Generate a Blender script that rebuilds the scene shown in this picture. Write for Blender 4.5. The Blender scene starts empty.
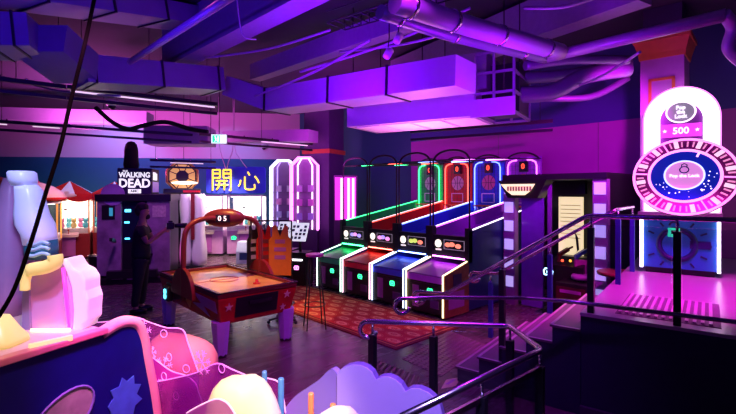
import bpy, bmesh, math, random
from mathutils import Vector, Matrix
R = math.radians
random.seed(7)
SC = bpy.context.scene
COL = SC.collection

# ------------------------------------------------------------------ camera
F, CX, CY, H = 450.0, 368.0, 191.0, 2.05          # focal length in px, principal point, eye height
FW, RT = Vector((.681, .7323, 0)), Vector((.7323, -.681, 0))
cam_d = bpy.data.cameras.new('camera')
cam_d.sensor_width = 36
cam_d.lens = F / 736 * 36
cam_d.shift_y = -(207 - CY) / 736
cam_d.clip_start = .05
cam = bpy.data.objects.new('camera', cam_d)
COL.objects.link(cam)
cam.location = (0, 0, H)
cam.rotation_euler = (R(90), 0, math.atan2(FW.y, FW.x) - R(90))
SC.camera = cam

# ------------------------------------------------------------------ world, exposure
w = bpy.data.worlds.new('world'); SC.world = w; w.use_nodes = True
bg = w.node_tree.nodes['Background']
bg.inputs[0].default_value = (.22, .05, .75, 1); bg.inputs[1].default_value = .05
vs = SC.view_settings
vs.view_transform = 'Standard'; vs.look = 'None'; vs.gamma = 1; vs.use_curve_mapping = False
vs.exposure = 0.0

def W(d, l, z=0):
    p = FW * d + RT * l
    return Vector((p.x, p.y, z))
def gp(px, py, z=0):
    d = (H - z) * F / (py - CY)
    return W(d, (px - CX) / F * d, z)
def dp(px, py, d):
    return W(d, (px - CX) / F * d, H - (py - CY) / F * d)

# ------------------------------------------------------------------ lamps
PUR, MAG, BLU, WRM = (.36, .015, 1), (.85, .02, .8), (.08, .03, 1), (1, .62, .38)
def area(name, loc, target, size, power, col, spread=180):
    d = bpy.data.lights.new(name, 'AREA'); d.shape = 'DISK'; d.size = size; d.energy = power; d.color = col; d.spread = R(spread)
    o = bpy.data.objects.new(name, d); COL.objects.link(o); o.location = loc
    o.rotation_euler = (Vector(target) - Vector(loc)).to_track_quat('-Z', 'Y').to_euler()
def spot(name, loc, target, power, col, ang=60, rad=.08, blend=.7):
    d = bpy.data.lights.new(name, 'SPOT'); d.energy = power; d.color = col; d.spot_size = R(ang); d.spot_blend = blend; d.shadow_soft_size = rad
    o = bpy.data.objects.new(name, d); COL.objects.link(o); o.location = loc
    o.rotation_euler = (Vector(target) - Vector(loc)).to_track_quat('-Z', 'Y').to_euler()
# uplights that wash the ceiling
area('uplight', W(3.2, -2.6, 2.75), W(5.5, -3.4, 4.8), .9, 62, (.07, .004, 1))
area('uplight', W(5.0, -.5, 2.95), W(6.0, -.2, 4.8), .9, 52, (.22, .002, 1))
area('uplight', W(4.6, 1.4, 2.8), W(6.2, 2.0, 4.8), .9, 34, (.32, .002, 1))
area('uplight', W(11.6, -7.4, 2.9), W(12.4, -6.8, 4.8), 1.2, 330, (.9, .12, .75))
area('uplight', W(9.5, -.9, 2.9), W(11.5, -.8, 4.2), 1.0, 70, (.8, .04, .9))
area('uplight', W(6.6, .75, 2.35), W(6.5, .75, 3.3), .8, 30, (1, .22, .85))  # added below the box unit, stands in for the machines' neon
area('uplight', W(1.2, 0, 2.9), W(3.0, 0, 4.8), .9, 24, (.12, .003, 1))
# unseen spots added to tint floor and walls and brighten single games
spot('stage_lamp', W(6.2, -.6, 4.3), W(7.6, -1.2, 0), 260, (.40, .01, 1), 60)
spot('stage_lamp', W(3.2, .6, 4.3), W(4.6, .0, 0), 330, (.50, .02, .95), 75)
spot('stage_lamp', W(5.0, 3.4, 3.4), W(9.6, 3.6, 2.5), 480, (.80, .01, .9), 66)
spot('stage_lamp', W(8.0, -4.0, 4.2), W(9.0, -4.4, 0), 120, (.6, .03, 1), 70)
spot('stage_lamp', W(11.5, -6.5, 4.2), W(12.0, -6.8, 0), 420, (1, .42, .25), 80)
spot('stage_lamp', W(12.3, -3.9, 3.2), W(12.9, -4.4, 0), 620, (1, .72, .6), 84)
spot('stage_lamp', W(10.2, -4.0, 3.2), W(12.0, -4.9, 1.1), 200, (.95, .6, 1), 44)
spot('stage_lamp', W(13.9, -8.0, 4.6), W(15.2, -8.6, 2.6), 200, (.03, .42, 1), 120)
spot('stage_lamp', W(14.6, -4.5, 4.6), W(15.6, -4.8, 2.7), 110, (.03, .42, 1), 110)
spot('stage_lamp', W(4.6, 3.5, 3.3), W(5.2, 3.4, .9), 680, (1, .01, .72), 78)
spot('stage_lamp', W(6.3, .2, 4.3), W(6.9, .1, 0), 950, (1, .10, .05), 55)
spot('stage_lamp', W(5.4, .9, 4.3), W(5.6, .9, 0), 230, (1, .32, .12), 40)
spot('stage_lamp', W(5.6, -2.0, 4.1), W(6.9, -2.0, .9), 600, (1, .45, .12), 44)
spot('stage_lamp', W(10.6, -7.0, 4.2), W(13.2, -8.3, 1.9), 260, (1, .5, .5), 60)
spot('stage_lamp', W(7.4, -4.2, 4.1), W(10.0, -5.3, .9), 170, (.75, .15, .9), 40)
spot('stage_lamp', W(4.0, -1.2, 4.2), W(5.0, -1.4, 0), 110, (1, .14, .45), 60)
spot('stage_lamp', W(1.6, -1.5, 3.8), W(3.0, -2.3, 1.7), 420, (.42, .45, 1), 36)
spot('stage_lamp', W(1.5, -1.0, 3.6), W(2.9, -1.75, 1.1), 230, (1, .30, .40), 40)
spot('stage_lamp', W(1.9, -1.0, 3.6), W(3.2, -1.35, .8), 800, (1, .03, .85), 36)
spot('stage_lamp', W(2.2, -1.4, 3.6), W(4.0, -1.7, .5), 620, (1, .5, .2), 24)
spot('stage_lamp', W(1.3, -.2, 3.2), W(2.42, -.6, .9), 700, (1, .70, .42), 28)
spot('stage_lamp', W(.9, .3, 3.4), W(2.6, .25, .8), 620, (.46, .30, 1), 36)

# ------------------------------------------------------------------ materials
MATS = {}
def mat(name, col, rough=.5, metal=0, emit=None, es=0, var=.15, scale=9, bump=0, spec=.5):
    if name in MATS: return MATS[name]
    m = bpy.data.materials.new(name); m.use_nodes = True
    nt = m.node_tree; b = nt.nodes['Principled BSDF']
    tc = nt.nodes.new('ShaderNodeTexCoord'); nz = nt.nodes.new('ShaderNodeTexNoise')
    nz.inputs['Scale'].default_value = scale; nz.inputs['Detail'].default_value = 4
    nt.links.new(tc.outputs['Object'], nz.inputs['Vector'])
    mx = nt.nodes.new('ShaderNodeMix'); mx.data_type = 'RGBA'
    mx.inputs[6].default_value = (*[c * (1 - var) for c in col], 1)
    mx.inputs[7].default_value = (*[min(1, c * (1 + var)) for c in col], 1)
    nt.links.new(nz.outputs['Fac'], mx.inputs[0]); nt.links.new(mx.outputs[2], b.inputs['Base Color'])
    b.inputs['Roughness'].default_value = rough; b.inputs['Metallic'].default_value = metal
    b.inputs['Specular IOR Level'].default_value = spec
    if emit:
        b.inputs['Emission Color'].default_value = (*emit, 1); b.inputs['Emission Strength'].default_value = es
    if bump:
        bp = nt.nodes.new('ShaderNodeBump'); bp.inputs['Strength'].default_value = bump
        nt.links.new(nz.outputs['Fac'], bp.inputs['Height']); nt.links.new(bp.outputs['Normal'], b.inputs['Normal'])
    MATS[name] = m
    return m
def neon(name, col, s): return mat(name, [min(1, c) for c in col], .4, 0, col, s, 0)
def glass(name, col=(1, 1, 1), a=.12, rough=.05, body=None, bfac=.15):
    m = bpy.data.materials.new(name); m.use_nodes = True; nt = m.node_tree
    for n in list(nt.nodes): nt.nodes.remove(n)
    out = nt.nodes.new('ShaderNodeOutputMaterial'); tr = nt.nodes.new('ShaderNodeBsdfTransparent'); gl = nt.nodes.new('ShaderNodeBsdfGlossy')
    tr.inputs[0].default_value = (*col, 1); gl.inputs['Roughness'].default_value = rough
    lw = nt.nodes.new('ShaderNodeLayerWeight'); lw.inputs[0].default_value = .25
    ma = nt.nodes.new('ShaderNodeMath'); ma.operation = 'MULTIPLY_ADD'; ma.inputs[1].default_value = .6; ma.inputs[2].default_value = a * .3
    nt.links.new(lw.outputs['Fresnel'], ma.inputs[0])
    mx = nt.nodes.new('ShaderNodeMixShader'); nt.links.new(ma.outputs[0], mx.inputs[0])
    nt.links.new(tr.outputs[0], mx.inputs[1]); nt.links.new(gl.outputs[0], mx.inputs[2])
    res = mx
    if body:
        df = nt.nodes.new('ShaderNodeBsdfPrincipled'); df.inputs['Base Color'].default_value = (*body, 1); df.inputs['Roughness'].default_value = .3
        m2 = nt.nodes.new('ShaderNodeMixShader'); m2.inputs[0].default_value = bfac
        nt.links.new(mx.outputs[0], m2.inputs[1]); nt.links.new(df.outputs[0], m2.inputs[2]); res = m2
    nt.links.new(res.outputs[0], out.inputs[0])
    MATS[name] = m
    return m
def N(m, t, **kw):
    n = m.node_tree.nodes.new(t)
    for k, v in kw.items(): setattr(n, k, v)
    return n

BLACK = mat('black_plastic', (.012, .011, .014), .35)
DARK = mat('dark_metal', (.03, .028, .035), .4, .6)
CHROME = mat('brushed_steel', (.62, .58, .66), .22, 1, var=.06, scale=30)
WHITE = mat('white_plastic', (.8, .8, .82), .4, var=.05)
RED = mat('red_gloss', (.55, .02, .015), .25)
REDD = mat('red_dark', (.22, .012, .015), .4)
ORANGE = mat('orange_print', (.75, .2, .03), .45)
GOLD = mat('golden_lacquer', (.75, .42, .12), .3, .6)
NAVY = mat('navy_laminate', (.012, .03, .16), .4)
PURPLEP = mat('purple_panel', (.30, .08, .5), .3)
PLATE = mat('violet_plate', (.45, .12, .5), .4)
GLASS = glass('clear_glass')
N_WHITE = neon('neon_white', (.95, .9, 1), 6)
N_PINK = neon('neon_pink', (1, .22, .8), 5)
N_MAG = neon('neon_magenta', (1, .06, .85), 5)
N_GRN = neon('led_green', (.03, 1, .3), 4)
N_CYAN = neon('led_cyan', (.1, .75, 1), 3.5)
N_RED = neon('led_red', (1, .07, .03), 3)
N_YEL = neon('neon_yellow', (1, .62, .03), 2.2)
N_CREAM = neon('lit_cream', (1, .85, .42), 1.15)
N_LILAC = neon('lit_lilac', (.55, .42, 1), .75)

# ------------------------------------------------------------------ mesh helper
class MB:
    def __init__(s, M=None): s.v, s.f, s.sm, s.M = [], [], [], M or Matrix()
    def add(s, vs_, fs, sm=False):
        k = len(s.v); s.v += [s.M @ Vector(p) for p in vs_]
        for f in fs: s.f.append([i + k for i in f]); s.sm.append(sm)
        return s
    def box(s, x0, x1, y0, y1, z0, z1):
        return s.add([(x, y, z) for z in (z0, z1) for y in (y0, y1) for x in (x0, x1)],
                     [(0, 2, 3, 1), (4, 5, 7, 6), (0, 1, 5, 4), (2, 6, 7, 3), (0, 4, 6, 2), (1, 3, 7, 5)])
    def prism(s, poly, vec, sm=False):
        n = len(poly); vec = Vector(vec); p = [Vector(q) for q in poly]
        s.add(p + [q + vec for q in p], [list(range(n))[::-1], list(range(n, 2 * n))])
        return s.add(p + [q + vec for q in p], [(i, (i + 1) % n, n + (i + 1) % n, n + i) for i in range(n)], sm)
    def bar(s, a, b, wd, hg, up=(0, 0, 1)):
        a, b = Vector(a), Vector(b); t = (b - a).normalized(); u = t.cross(Vector(up))
        if u.length < 1e-4: u = t.cross(Vector((1, 0, 0)))
        u.normalize(); n = u.cross(t)
        q = [a + u * i * wd / 2 + n * j * hg / 2 for i, j in ((-1, -1), (1, -1), (1, 1), (-1, 1))]
        return s.prism(q, b - a)
    def tube(s, path, r, n=8, closed=False):
        P = [Vector(p) for p in path]; m = len(P)
        rr = r if isinstance(r, (list, tuple)) else [r] * m
        T = []
        for i in range(m):
            a = P[(i - 1) % m] if closed or i else P[0]; b = P[(i + 1) % m] if closed or i < m - 1 else P[-1]
            T.append((b - a).normalized())
        u = T[0].cross(Vector((0, 0, 1)))
        if u.length < 1e-3: u = T[0].cross(Vector((1, 0, 0)))
        u.normalize(); V = []
        for i in range(m):
            u = (u - T[i] * u.dot(T[i])); u.normalize(); wv = T[i].cross(u)
            V += [P[i] + (u * math.cos(2 * math.pi * k / n) + wv * math.sin(2 * math.pi * k / n)) * rr[i] for k in range(n)]
        fs = [(i * n + k, i * n + (k + 1) % n, ((i + 1) % m) * n + (k + 1) % n, ((i + 1) % m) * n + k)
              for i in range(m if closed else m - 1) for k in range(n)]
        s.add(V, fs, True)
        if not closed: s.add(V[:n] + V[-n:], [list(range(n))[::-1], list(range(n, 2 * n))])
        return s
    def lathe(s, prof, n=24, o=(0, 0, 0), sm=True, ax=None):
        q = Matrix.Translation(Vector(o)) @ (Vector((0, 0, 1)).rotation_difference(Vector(ax)).to_matrix().to_4x4() if ax else Matrix())
        V = [q @ Vector((r * math.cos(2 * math.pi * k / n), r * math.sin(2 * math.pi * k / n), z)) for r, z in prof for k in range(n)]
        m = len(prof)
        s.add(V, [(i * n + k, i * n + (k + 1) % n, (i + 1) * n + (k + 1) % n, (i + 1) * n + k) for i in range(m - 1) for k in range(n)], sm)
        return s.add(V[:n] + V[-n:], [list(range(n))[::-1], list(range(n, 2 * n))])
    def cyl(s, o, r, h, n=24, ax=None): return s.lathe([(r, 0), (r, h)], n, o, True, ax)
    def ball(s, c, r, n=16, m=10):
        if not isinstance(r, (tuple, list)): r = (r, r, r)
        V = [(c[0] + r[0] * math.sin(math.pi * i / m) * math.cos(2 * math.pi * k / n), c[1] + r[1] * math.sin(math.pi * i / m) * math.sin(2 * math.pi * k / n),
              c[2] + r[2] * math.cos(math.pi * i / m)) for i in range(m + 1) for k in range(n)]
        return s.add(V, [(i * n + k, (i + 1) * n + k, (i + 1) * n + (k + 1) % n, i * n + (k + 1) % n) for i in range(m) for k in range(n)], True)
    def build(s, name, m, parent=None, bevel=0, label=None):
        me = bpy.data.meshes.new(name); me.from_pydata([tuple(p) for p in s.v], [], s.f)
        me.polygons.foreach_set('use_smooth', s.sm)
        bm = bmesh.new(); bm.from_mesh(me); bmesh.ops.remove_doubles(bm, verts=bm.verts, dist=1e-5)
        bmesh.ops.recalc_face_normals(bm, faces=bm.faces); bm.to_mesh(me); bm.free()
        me.materials.append(m)
        o = bpy.data.objects.new(name, me); COL.objects.link(o)
        if parent: o.parent = parent
        if bevel:
            b = o.modifiers.new('bevel', 'BEVEL'); b.width = bevel; b.segments = 2; b.limit_method = 'ANGLE'
        if label: o['label'] = label
        return o
def thing(name, label, cat, loc=(0, 0, 0), rz=0, group=None):
    o = bpy.data.objects.new(name, None); o.empty_display_size = .1; COL.objects.link(o)
    o.location = loc; o.rotation_euler = (0, 0, rz)
    return tag(o, label, cat, group)
def tag(o, label, cat, group=None, kind=None):
    o['label'] = label; o['category'] = cat
    if group: o['group'] = group
    if kind: o['kind'] = kind
    return o
def struct(o): o['kind'] = 'structure'; return o
FRONT = Matrix(((0, 0, -1, 0), (-1, 0, 0, 0), (0, 1, 0, 0), (0, 0, 0, 1)))   # text plane seen from -x: right = -y, up = z
def text(s, size, loc, name, m, parent, M=None, ext=.004, sx=1, bold=0):
    c = bpy.data.curves.new('t', 'FONT'); c.body = s; c.size = size; c.extrude = ext; c.align_x = 'CENTER'; c.align_y = 'CENTER'; c.offset = bold
    c.resolution_u = 3
    t = bpy.data.objects.new('t', c); COL.objects.link(t)
    me = bpy.data.meshes.new_from_object(t); bpy.data.objects.remove(t)
    me.transform((M or Matrix.Translation(Vector(loc)) @ FRONT) @ Matrix.Diagonal((sx, 1, 1, 1)))
    me.name = name; me.materials.clear(); me.materials.append(m)
    o = bpy.data.objects.new(name, me); COL.objects.link(o); o.parent = parent
    return o
def arc(c, r, a0, a1, n, f): return [f(c[0] + r * math.cos(R(a0 + (a1 - a0) * i / n)), c[1] + r * math.sin(R(a0 + (a1 - a0) * i / n))) for i in range(n + 1)]
def smooth(pts, k=6):
    P = [Vector(p) for p in pts]; out = []
    for i in range(len(P) - 1):
        a, b, c, d = P[max(i - 1, 0)], P[i], P[i + 1], P[min(i + 2, len(P) - 1)]
        for j in range(k):
            t = j / k
            out.append(.5 * ((2 * b) + (c - a) * t + (2 * a - 5 * b + 4 * c - d) * t * t + (3 * b - a - 3 * c + d) * t ** 3))
    return out + [P[-1]]
def sub(parent_list): pass

# ------------------------------------------------------------------ the room
mf = mat('floor_vinyl', (.13, .09, .10), .3, scale=3, var=.5)
nt = mf.node_tree; b = nt.nodes['Principled BSDF']
nz = N(mf, 'ShaderNodeTexNoise'); nz.inputs['Scale'].default_value = 2.2; nz.inputs['Detail'].default_value = 6
mp = N(mf, 'ShaderNodeMapping'); mp.inputs['Scale'].default_value = (1, 3.5, 1); tc = N(mf, 'ShaderNodeTexCoord')
nt.links.new(tc.outputs['Object'], mp.inputs['Vector']); nt.links.new(mp.outputs[0], nz.inputs['Vector'])
mr = N(mf, 'ShaderNodeMapRange'); mr.inputs[3].default_value = .10; mr.inputs[4].default_value = .42
nt.links.new(nz.outputs['Fac'], mr.inputs[0]); nt.links.new(mr.outputs[0], b.inputs['Roughness'])
bp = N(mf, 'ShaderNodeBump'); bp.inputs['Strength'].default_value = .12; nt.links.new(nz.outputs['Fac'], bp.inputs['Height']); nt.links.new(bp.outputs[0], b.inputs['Normal'])
def quad(a, b_, c, d, th, name, m):
    q = [Vector(p) for p in (a, b_, c, d)]
    return struct(MB().prism(q, th).build(name, m))
quad(W(-1.5, -5), W(-1.5, 5), W(17.5, 12), W(17.5, -16), (0, 0, -.1), 'floor', mf)
mc = mat('ceiling_deck', (.035, .03, .05), .8, bump=.3, scale=5)
quad(W(-1.5, -5, 4.85), W(-1.5, 5, 4.85), W(17.5, 12, 4.85), W(17.5, -16, 4.85), (0, 0, .1), 'ceiling', mc)

def two_tone(name, low, high, z0, yline=None, side=None):
    m = mat(name, low, .7, var=.08, scale=3); nt = m.node_tree; b = nt.nodes['Principled BSDF']
    src = b.inputs['Base Color'].links[0].from_socket
    g = N(m, 'ShaderNodeNewGeometry'); sp = N(m, 'ShaderNodeSeparateXYZ'); nt.links.new(g.outputs['Position'], sp.inputs[0])
    st = N(m, 'ShaderNodeMath', operation='GREATER_THAN'); st.inputs[1].default_value = z0; nt.links.new(sp.outputs[2], st.inputs[0])
    mx = N(m, 'ShaderNodeMix', data_type='RGBA'); mx.inputs[7].default_value = (*high, 1)
    nt.links.new(st.outputs[0], mx.inputs[0]); nt.links.new(src, mx.inputs[6]); last = mx.outputs[2]
    if yline is not None:
        s2 = N(m, 'ShaderNodeMath', operation='GREATER_THAN'); s2.inputs[1].default_value = yline; nt.links.new(sp.outputs[1], s2.inputs[0])
        m2 = N(m, 'ShaderNodeMix', data_type='RGBA'); m2.inputs[7].default_value = (*side, 1)
        nt.links.new(s2.outputs[0], m2.inputs[0]); nt.links.new(last, m2.inputs[6]); last = m2.outputs[2]
    nt.links.new(last, b.inputs['Base Color']); return m
m_back = two_tone('back_wall_paint', (.012, .10, .22), (.62, .42, .58), 3.2)
m_right = two_tone('right_wall_paint', (.40, .055, .40), (.05, .04, .26), 3.4, 8.3, (.02, .11, .16))
WB0, WB1 = W(14.6, -15.5), W(16.55, -1.45)
dirb = (WB1 - WB0).normalized(); nb = Vector((-dirb.y, dirb.x, 0))
if nb.dot(FW) < 0: nb = -nb
quad(WB0, WB1 + dirb * .3, WB1 + dirb * .3 + Vector((0, 0, 4.85)), WB0 + Vector((0, 0, 4.85)), nb * .15, 'wall_back', m_back)
XW = 9.35
quad((XW, 14.3, 0), (XW, -4.5, 0), (XW, -4.5, 4.85), (XW, 14.3, 4.85), (.15, 0, 0), 'wall_right', m_right)
# thin panel joints on the right wall
for i, y in enumerate((5.6, 3.4)):
    struct(MB().box(XW - .006, XW, y - .006, y + .006, 2.3, 3.4).build('trim_%d' % (i + 1), mat('joint_grey', (.2, .15, .2), .7)))

# raised platform, rotated ten degrees against the room
PA = R(10); PZ = .94
O = gp(580, 312.5, PZ); O.z = 0
E1 = Vector((math.cos(PA), math.sin(PA), 0)); E2 = Vector((math.sin(PA), -math.cos(PA), 0))
def PL(a, b_, z=0): p = O + E1 * a + E2 * b_; return Vector((p.x, p.y, z))
PM = Matrix(((E1.x, -E2.x, 0, O.x), (E1.y, -E2.y, 0, O.y), (0, 0, 1, 0), (0, 0, 0, 1)))   # local x = into the platform, y = to the left
m_plat = mat('platform_lino', (.42, .3, .42), .28, var=.1, scale=4)
m_riser = mat('platform_riser', (.012, .022, .06), .5)
pf = MB(PM).box(.02, 5.5, -5, 0, 0, PZ - .03).build('platform_base', m_riser); struct(pf)
pf = MB(PM).box(0, 5.5, -5, 0, PZ - .03, PZ).build('floor_platform', m_plat); struct(pf)
struct(MB(PM).box(-.015, .02, -5, 0, .0, .09).build('baseboard_platform', mat('skirting', (.05, .05, .08), .4)))
ms_top = mat('stair_tread', (.16, .09, .16), .4)
m_nose = mat('nosing_metal', (.7, .45, .68), .3, .4)
NR = 6; RZ = PZ / NR; GO = .245
for i in range(1, NR):
    y0 = (NR - i) * GO
    s_ = struct(MB(PM).box(.01, 1.6, y0 - GO, y0, 0, i * RZ - .02).build('stair_step', m_riser))
    struct(MB(PM).box(0, 1.6, y0 - GO, y0 + .02, i * RZ - .02, i * RZ).build('stair_tread', ms_top))
    ng = MB(PM).box(0, 1.6, y0 - .005, y0 + .022, i * RZ, i * RZ + .004); ng.box(-.004, .02, y0 - GO, y0 + .02, i * RZ, i * RZ + .004)
    struct(ng.build('stair_nosing', m_nose))
# anti slip ribs at the top of the stairs and by the game
t = thing('tactile_strip', 'ribbed tactile strip on the raised platform before the round lock game', 'tactile strip', (O.x, O.y, PZ), PA)
MB().box(.16, 1.12, -1.02, -.26, 0, .004).build('strip_base', mat('rib_base', (.16, .04, .17), .6), t)  # dark sheet put in for the shade between the ribs
for k in range(13): MB().box(.19, 1.09, -.305 - k * .055, -.28 - k * .055, .004, .018).build('rib', mat('rib_rubber', (.65, .3, .62), .35), t)

# columns
m_col = mat('column_paint', (.5, .16, .58), .5)
colm = gp(664, 191.0001, 0) if False else None
def column(d, px, wd, z1, name):
    c = W(d, (px - CX) / F * d)
    return c
c0 = Vector((8.15, 1.98, 0))
MC = Matrix.Translation(c0) @ Matrix.Rotation(PA * .5, 4, 'Z')
struct(MB(MC).box(-.28, .28, -.28, .28, 0, 4.07).build('column_right', m_col))
mcap = mat('capital_red', (.62, .14, .05), .6)
cp = MB(MC)
for z0, z1, e0, e1 in ((4.06, 4.14, .295, .305), (4.14, 4.32, .305, .355), (4.32, 4.39, .37, .37)):
    cp.add([(x * e, y * e, z) for z, e in ((z0, e0), (z1, e1)) for x, y in ((-1, -1), (1, -1), (1, 1), (-1, 1))],
           [(3, 2, 1, 0), (4, 5, 6, 7), (0, 1, 5, 4), (1, 2, 6, 5), (2, 3, 7, 6), (3, 0, 4, 7)])
struct(cp.build('trim_3', mcap))
struct(MB(MC).box(-.25, .25, -.25, .25, 4.39, 4.85).build('column_right_neck', mat('neck_dark', (.05, .04, .08), .7)))
mo = MB(MC)
for a in ((-.17, .17, 3.72, 3.76), (-.17, .17, 1.5, 1.54)): mo.box(-.295, -.28, a[0], a[1], a[2], a[3])
for y in (-.17, .13): mo.box(-.295, -.28, y, y + .04, 1.5, 3.76)
struct(mo.build('trim_4', mcap))
# pillar at the end of the basketball lanes
pc = W(13.0, -1.27)
MP = Matrix.Translation(pc) @ Matrix.Rotation(R(20), 4, 'Z')
struct(MB(MP).box(-.4, .4, -.42, .42, 0, 4.85).build('column_lane', mat('pillar_paint', (.10, .05, .16), .6)))
struct(MB(MP).box(-.44, .44, -.46, .46, 3.1, 3.22).build('trim_5', mcap))

# ------------------------------------------------------------------ ceiling services
m_duct = mat('galvanised_duct', (.24, .23, .34), .38, .45, var=.12, scale=4)
m_duct2 = mat('duct_pale', (.48, .38, .55), .45, .1, var=.08)
m_conc = mat('beam_concrete', (.32, .27, .40), .8, bump=.25, scale=14)
m_pipe = mat('pipe_paint', (.42, .32, .5), .4, .2)
m_flex = mat('flex_duct', (.2, .16, .3), .45, .3)
def from_to(mb, p, q, wd, hg): return mb.bar(p, q, wd, hg)
# the deep concrete beam along the room
bz = 4.15
p1, p2 = gp(184, 70, bz), gp(330, 0, bz)
dA = (p1 - p2).normalized(); pe = Vector((dA.y, -dA.x, 0))
if pe.dot(FW) > 0: pe = -pe
a, c = p1 + dA * .2, p2 - dA * 3.5
bm_ = MB().bar(a + pe * .22 + Vector((0, 0, .4)), c + pe * .22 + Vector((0, 0, .4)), .16, .7)
bm_.bar(a + pe * .15 + Vector((0, 0, .05)), c + pe * .15 + Vector((0, 0, .05)), .30, .1)
struct(bm_.build('beam_main', m_conc))
p1, p2 = gp(255, 73, 4.35), gp(440, 8, 4.35); 
struct(MB().bar(p1, p2, .22, .3).build('beam_slim', m_conc))
struct(MB().bar(W(5.2, 3.2, 4.5), W(9.5, .6, 4.5), .3, .55).build('beam_far', m_conc))
struct(MB().bar(W(2.8, 1.0, 4.55), W(4.4, 5.5, 4.55), .3, .6).build('beam_near', m_conc))

# left rectangular duct that drops a level
t = thing('air_duct', 'blue-lit rectangular duct stepping down at the upper left below the ceiling', 'duct')
zc = 3.95
q = [dp(-60, 36, 4.9), dp(38, 38, 5.2), dp(80, 72, 6.0), dp(215, 82, 7.4)]
d = MB()
for i in range(3): d.bar(q[i], q[i + 1], .62, .36 if i != 1 else .34)
d.build('duct_run', m_duct, t)
for i_, ks in ((0, (0.35, .6, .85)), (2, (.05, .5, .95))):
    for k in ks:
        p = q[i_].lerp(q[i_ + 1], k); v_ = (q[i_ + 1] - q[i_]).normalized() * .012
        MB().bar(p - v_, p + v_, .66, .39).build('flange', DARK, t)
# middle duct
t = thing('air_duct', 'violet rectangular duct running to the open-sided box unit above the hall centre', 'duct')
q = [dp(236, 88, 7.7), dp(276, 102, 7.2), dp(340, 91, 6.45), dp(466, 74.5, 5.1)]
d = MB(); d.bar(q[0], q[1], .5, .32); d.bar(q[1], q[3], .5, .34); d.build('duct_run', m_duct2, t)
dr = (q[3] - q[1]).normalized()
for k in (.01, .42, .72): p = q[1].lerp(q[3], k); MB().bar(p - dr * .014, p + dr * .014, .54, .37).build('flange', DARK, t)
# box unit (air handler) with an open frame side
u0, u1 = dp(347, 116, 6.9), dp(513, 116, 5.6)
dr = (u1 - u0); L = dr.length; dr.normalize(); an = math.atan2(dr.y, dr.x)
t = thing('air_handling_unit', 'large purple hanging ventilation box with an open framed end above the basketball games', 'ventilation unit', (u0.x, u0.y, 0), an)
zb = 2.05 + (191 - 127) / 450 * 6.9
MB().box(0, L * .80, 0, .9, zb, zb + .36).build('lower_casing', m_duct2, t)
MB().box(.95, L * .85, .1, .85, zb + .36, zb + .85).build('upper_casing', m_duct, t)
fr = MB()
for x in (L * .80, L * .9, L): 
    for y in (0, .88): fr.box(x - .015, x + .015, y, y + .03, zb, zb + .8)
for z in (zb, zb + .26, zb + .52, zb + .78):
    for y in (0, .88): fr.box(L * .80, L, y, y + .03, z, z + .03)
    fr.box(L - .015, L + .015, 0, .9, z, z + .03)
fr.build('open_frame', mat('frame_violet', (.25, .18, .35), .5, .3), t)
MB().box(L * .8, L, .3, .85, zb + .06, zb + .7).build('filter_box', DARK, t)
MB().box(L * .78, L + .02, -.02, .0, zb - .03, zb + .2).build('front_sill', m_duct2, t)
pn = MB()
for k in range(4): pn.box(.12 + k * L * .19, .06 + (k + 1) * L * .19, .08, .82, zb - .012, zb)
pn.build('underside_panel', mat('pale_panel', (.8, .7, .8), .5), t)
hg = MB()
for x in (.1, L * .5, L * .95):
    for y in (.02, .86): hg.tube([(x, y, zb + .3), (x, y, 4.85)], .008, 6)
hg.build('hanger_rod', DARK, t)
# suspended pale bulkheads far left
t = tag(MB(Matrix.Translation(W(11.2, -4.65, 0)) @ Matrix.Rotation(R(-38), 4, 'Z')).box(-.75, .75, -.4, .4, 3.18, 3.62).build('air_duct', m_duct2, bevel=.01),
        'short pale pink box duct hanging over the zombie shooter booth', 'duct')
t = tag(MB().bar(W(12.0, -12.0, 4.15), W(12.8, -6.2, 4.1), .6, .32).build('air_duct', m_duct2), 'long pale pink duct across the far left under the ceiling', 'duct')
t = tag(MB().bar(W(12.6, -3.9, 3.55), W(11.5, -1.4, 3.45), .5, .3).build('air_duct', m_duct2), 'pale duct between the green exit sign and the open-sided box unit', 'duct')

def bar_light(label, a, b_, lit=True, tubes=((.02, .98),)):
    t = thing('light_track', label, 'light track', tuple(a))
    v = Vector(b_) - Vector(a)
    MB().bar((0, 0, 0), v, .07, .06).build('track_body', BLACK, t)
    MB().bar((0, 0, -.17), v + Vector((0, 0, -.17)), .05, .05).build('lower_rail', BLACK, t)
    if lit:
        for k0, k1 in tubes:
            MB().bar(v * k0 + Vector((0, 0, -.055)), v * k1 + Vector((0, 0, -.055)), .035, .02).build('tube_lamp', N_TUBE, t)
    h = MB()
    for k in (.08, .5, .92): h.tube([v * k + Vector((0, 0, .03)), v * k + Vector((0, 0, 4.85 - a[2]))], .006, 5)
    h.build('hanger_rod', DARK, t)
    for k in (.1, .35, .6): h = MB().ball(tuple(v * k + Vector((0, 0, .04))), .02, 8, 6).build('track_stud', CHROME, t)
N_TUBE = neon('tube_pinkwhite', (1, .7, .9), .9)
bar_light('lit black light track beneath the stepped blue duct', dp(67, 87, 6.85), dp(217, 104.5, 8.25))
bar_light('dark black track leading from the left edge to the lit track', dp(-40, 74, 6.1), dp(66, 87, 6.84), False)
bar_light('long black light track at the far left with a short lit tube', dp(-20, 120, 9.0), dp(205, 136, 11.0), True, ((.02, .10), (.2, .31)))
bar_light('black light track behind the green exit sign', dp(200, 134, 10.2), dp(312, 144, 12.4), True, ((.5, .95),))
bar_light('small black track above the octagonal golden marquee', dp(150, 160, 11.5), dp(216, 162, 12.0), True, ((.3, .8),))
bar_light('black track with studs above the basketball hoops', W(9.5, .9, 3.30), W(8.4, 3.45, 3.36), False)

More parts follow.
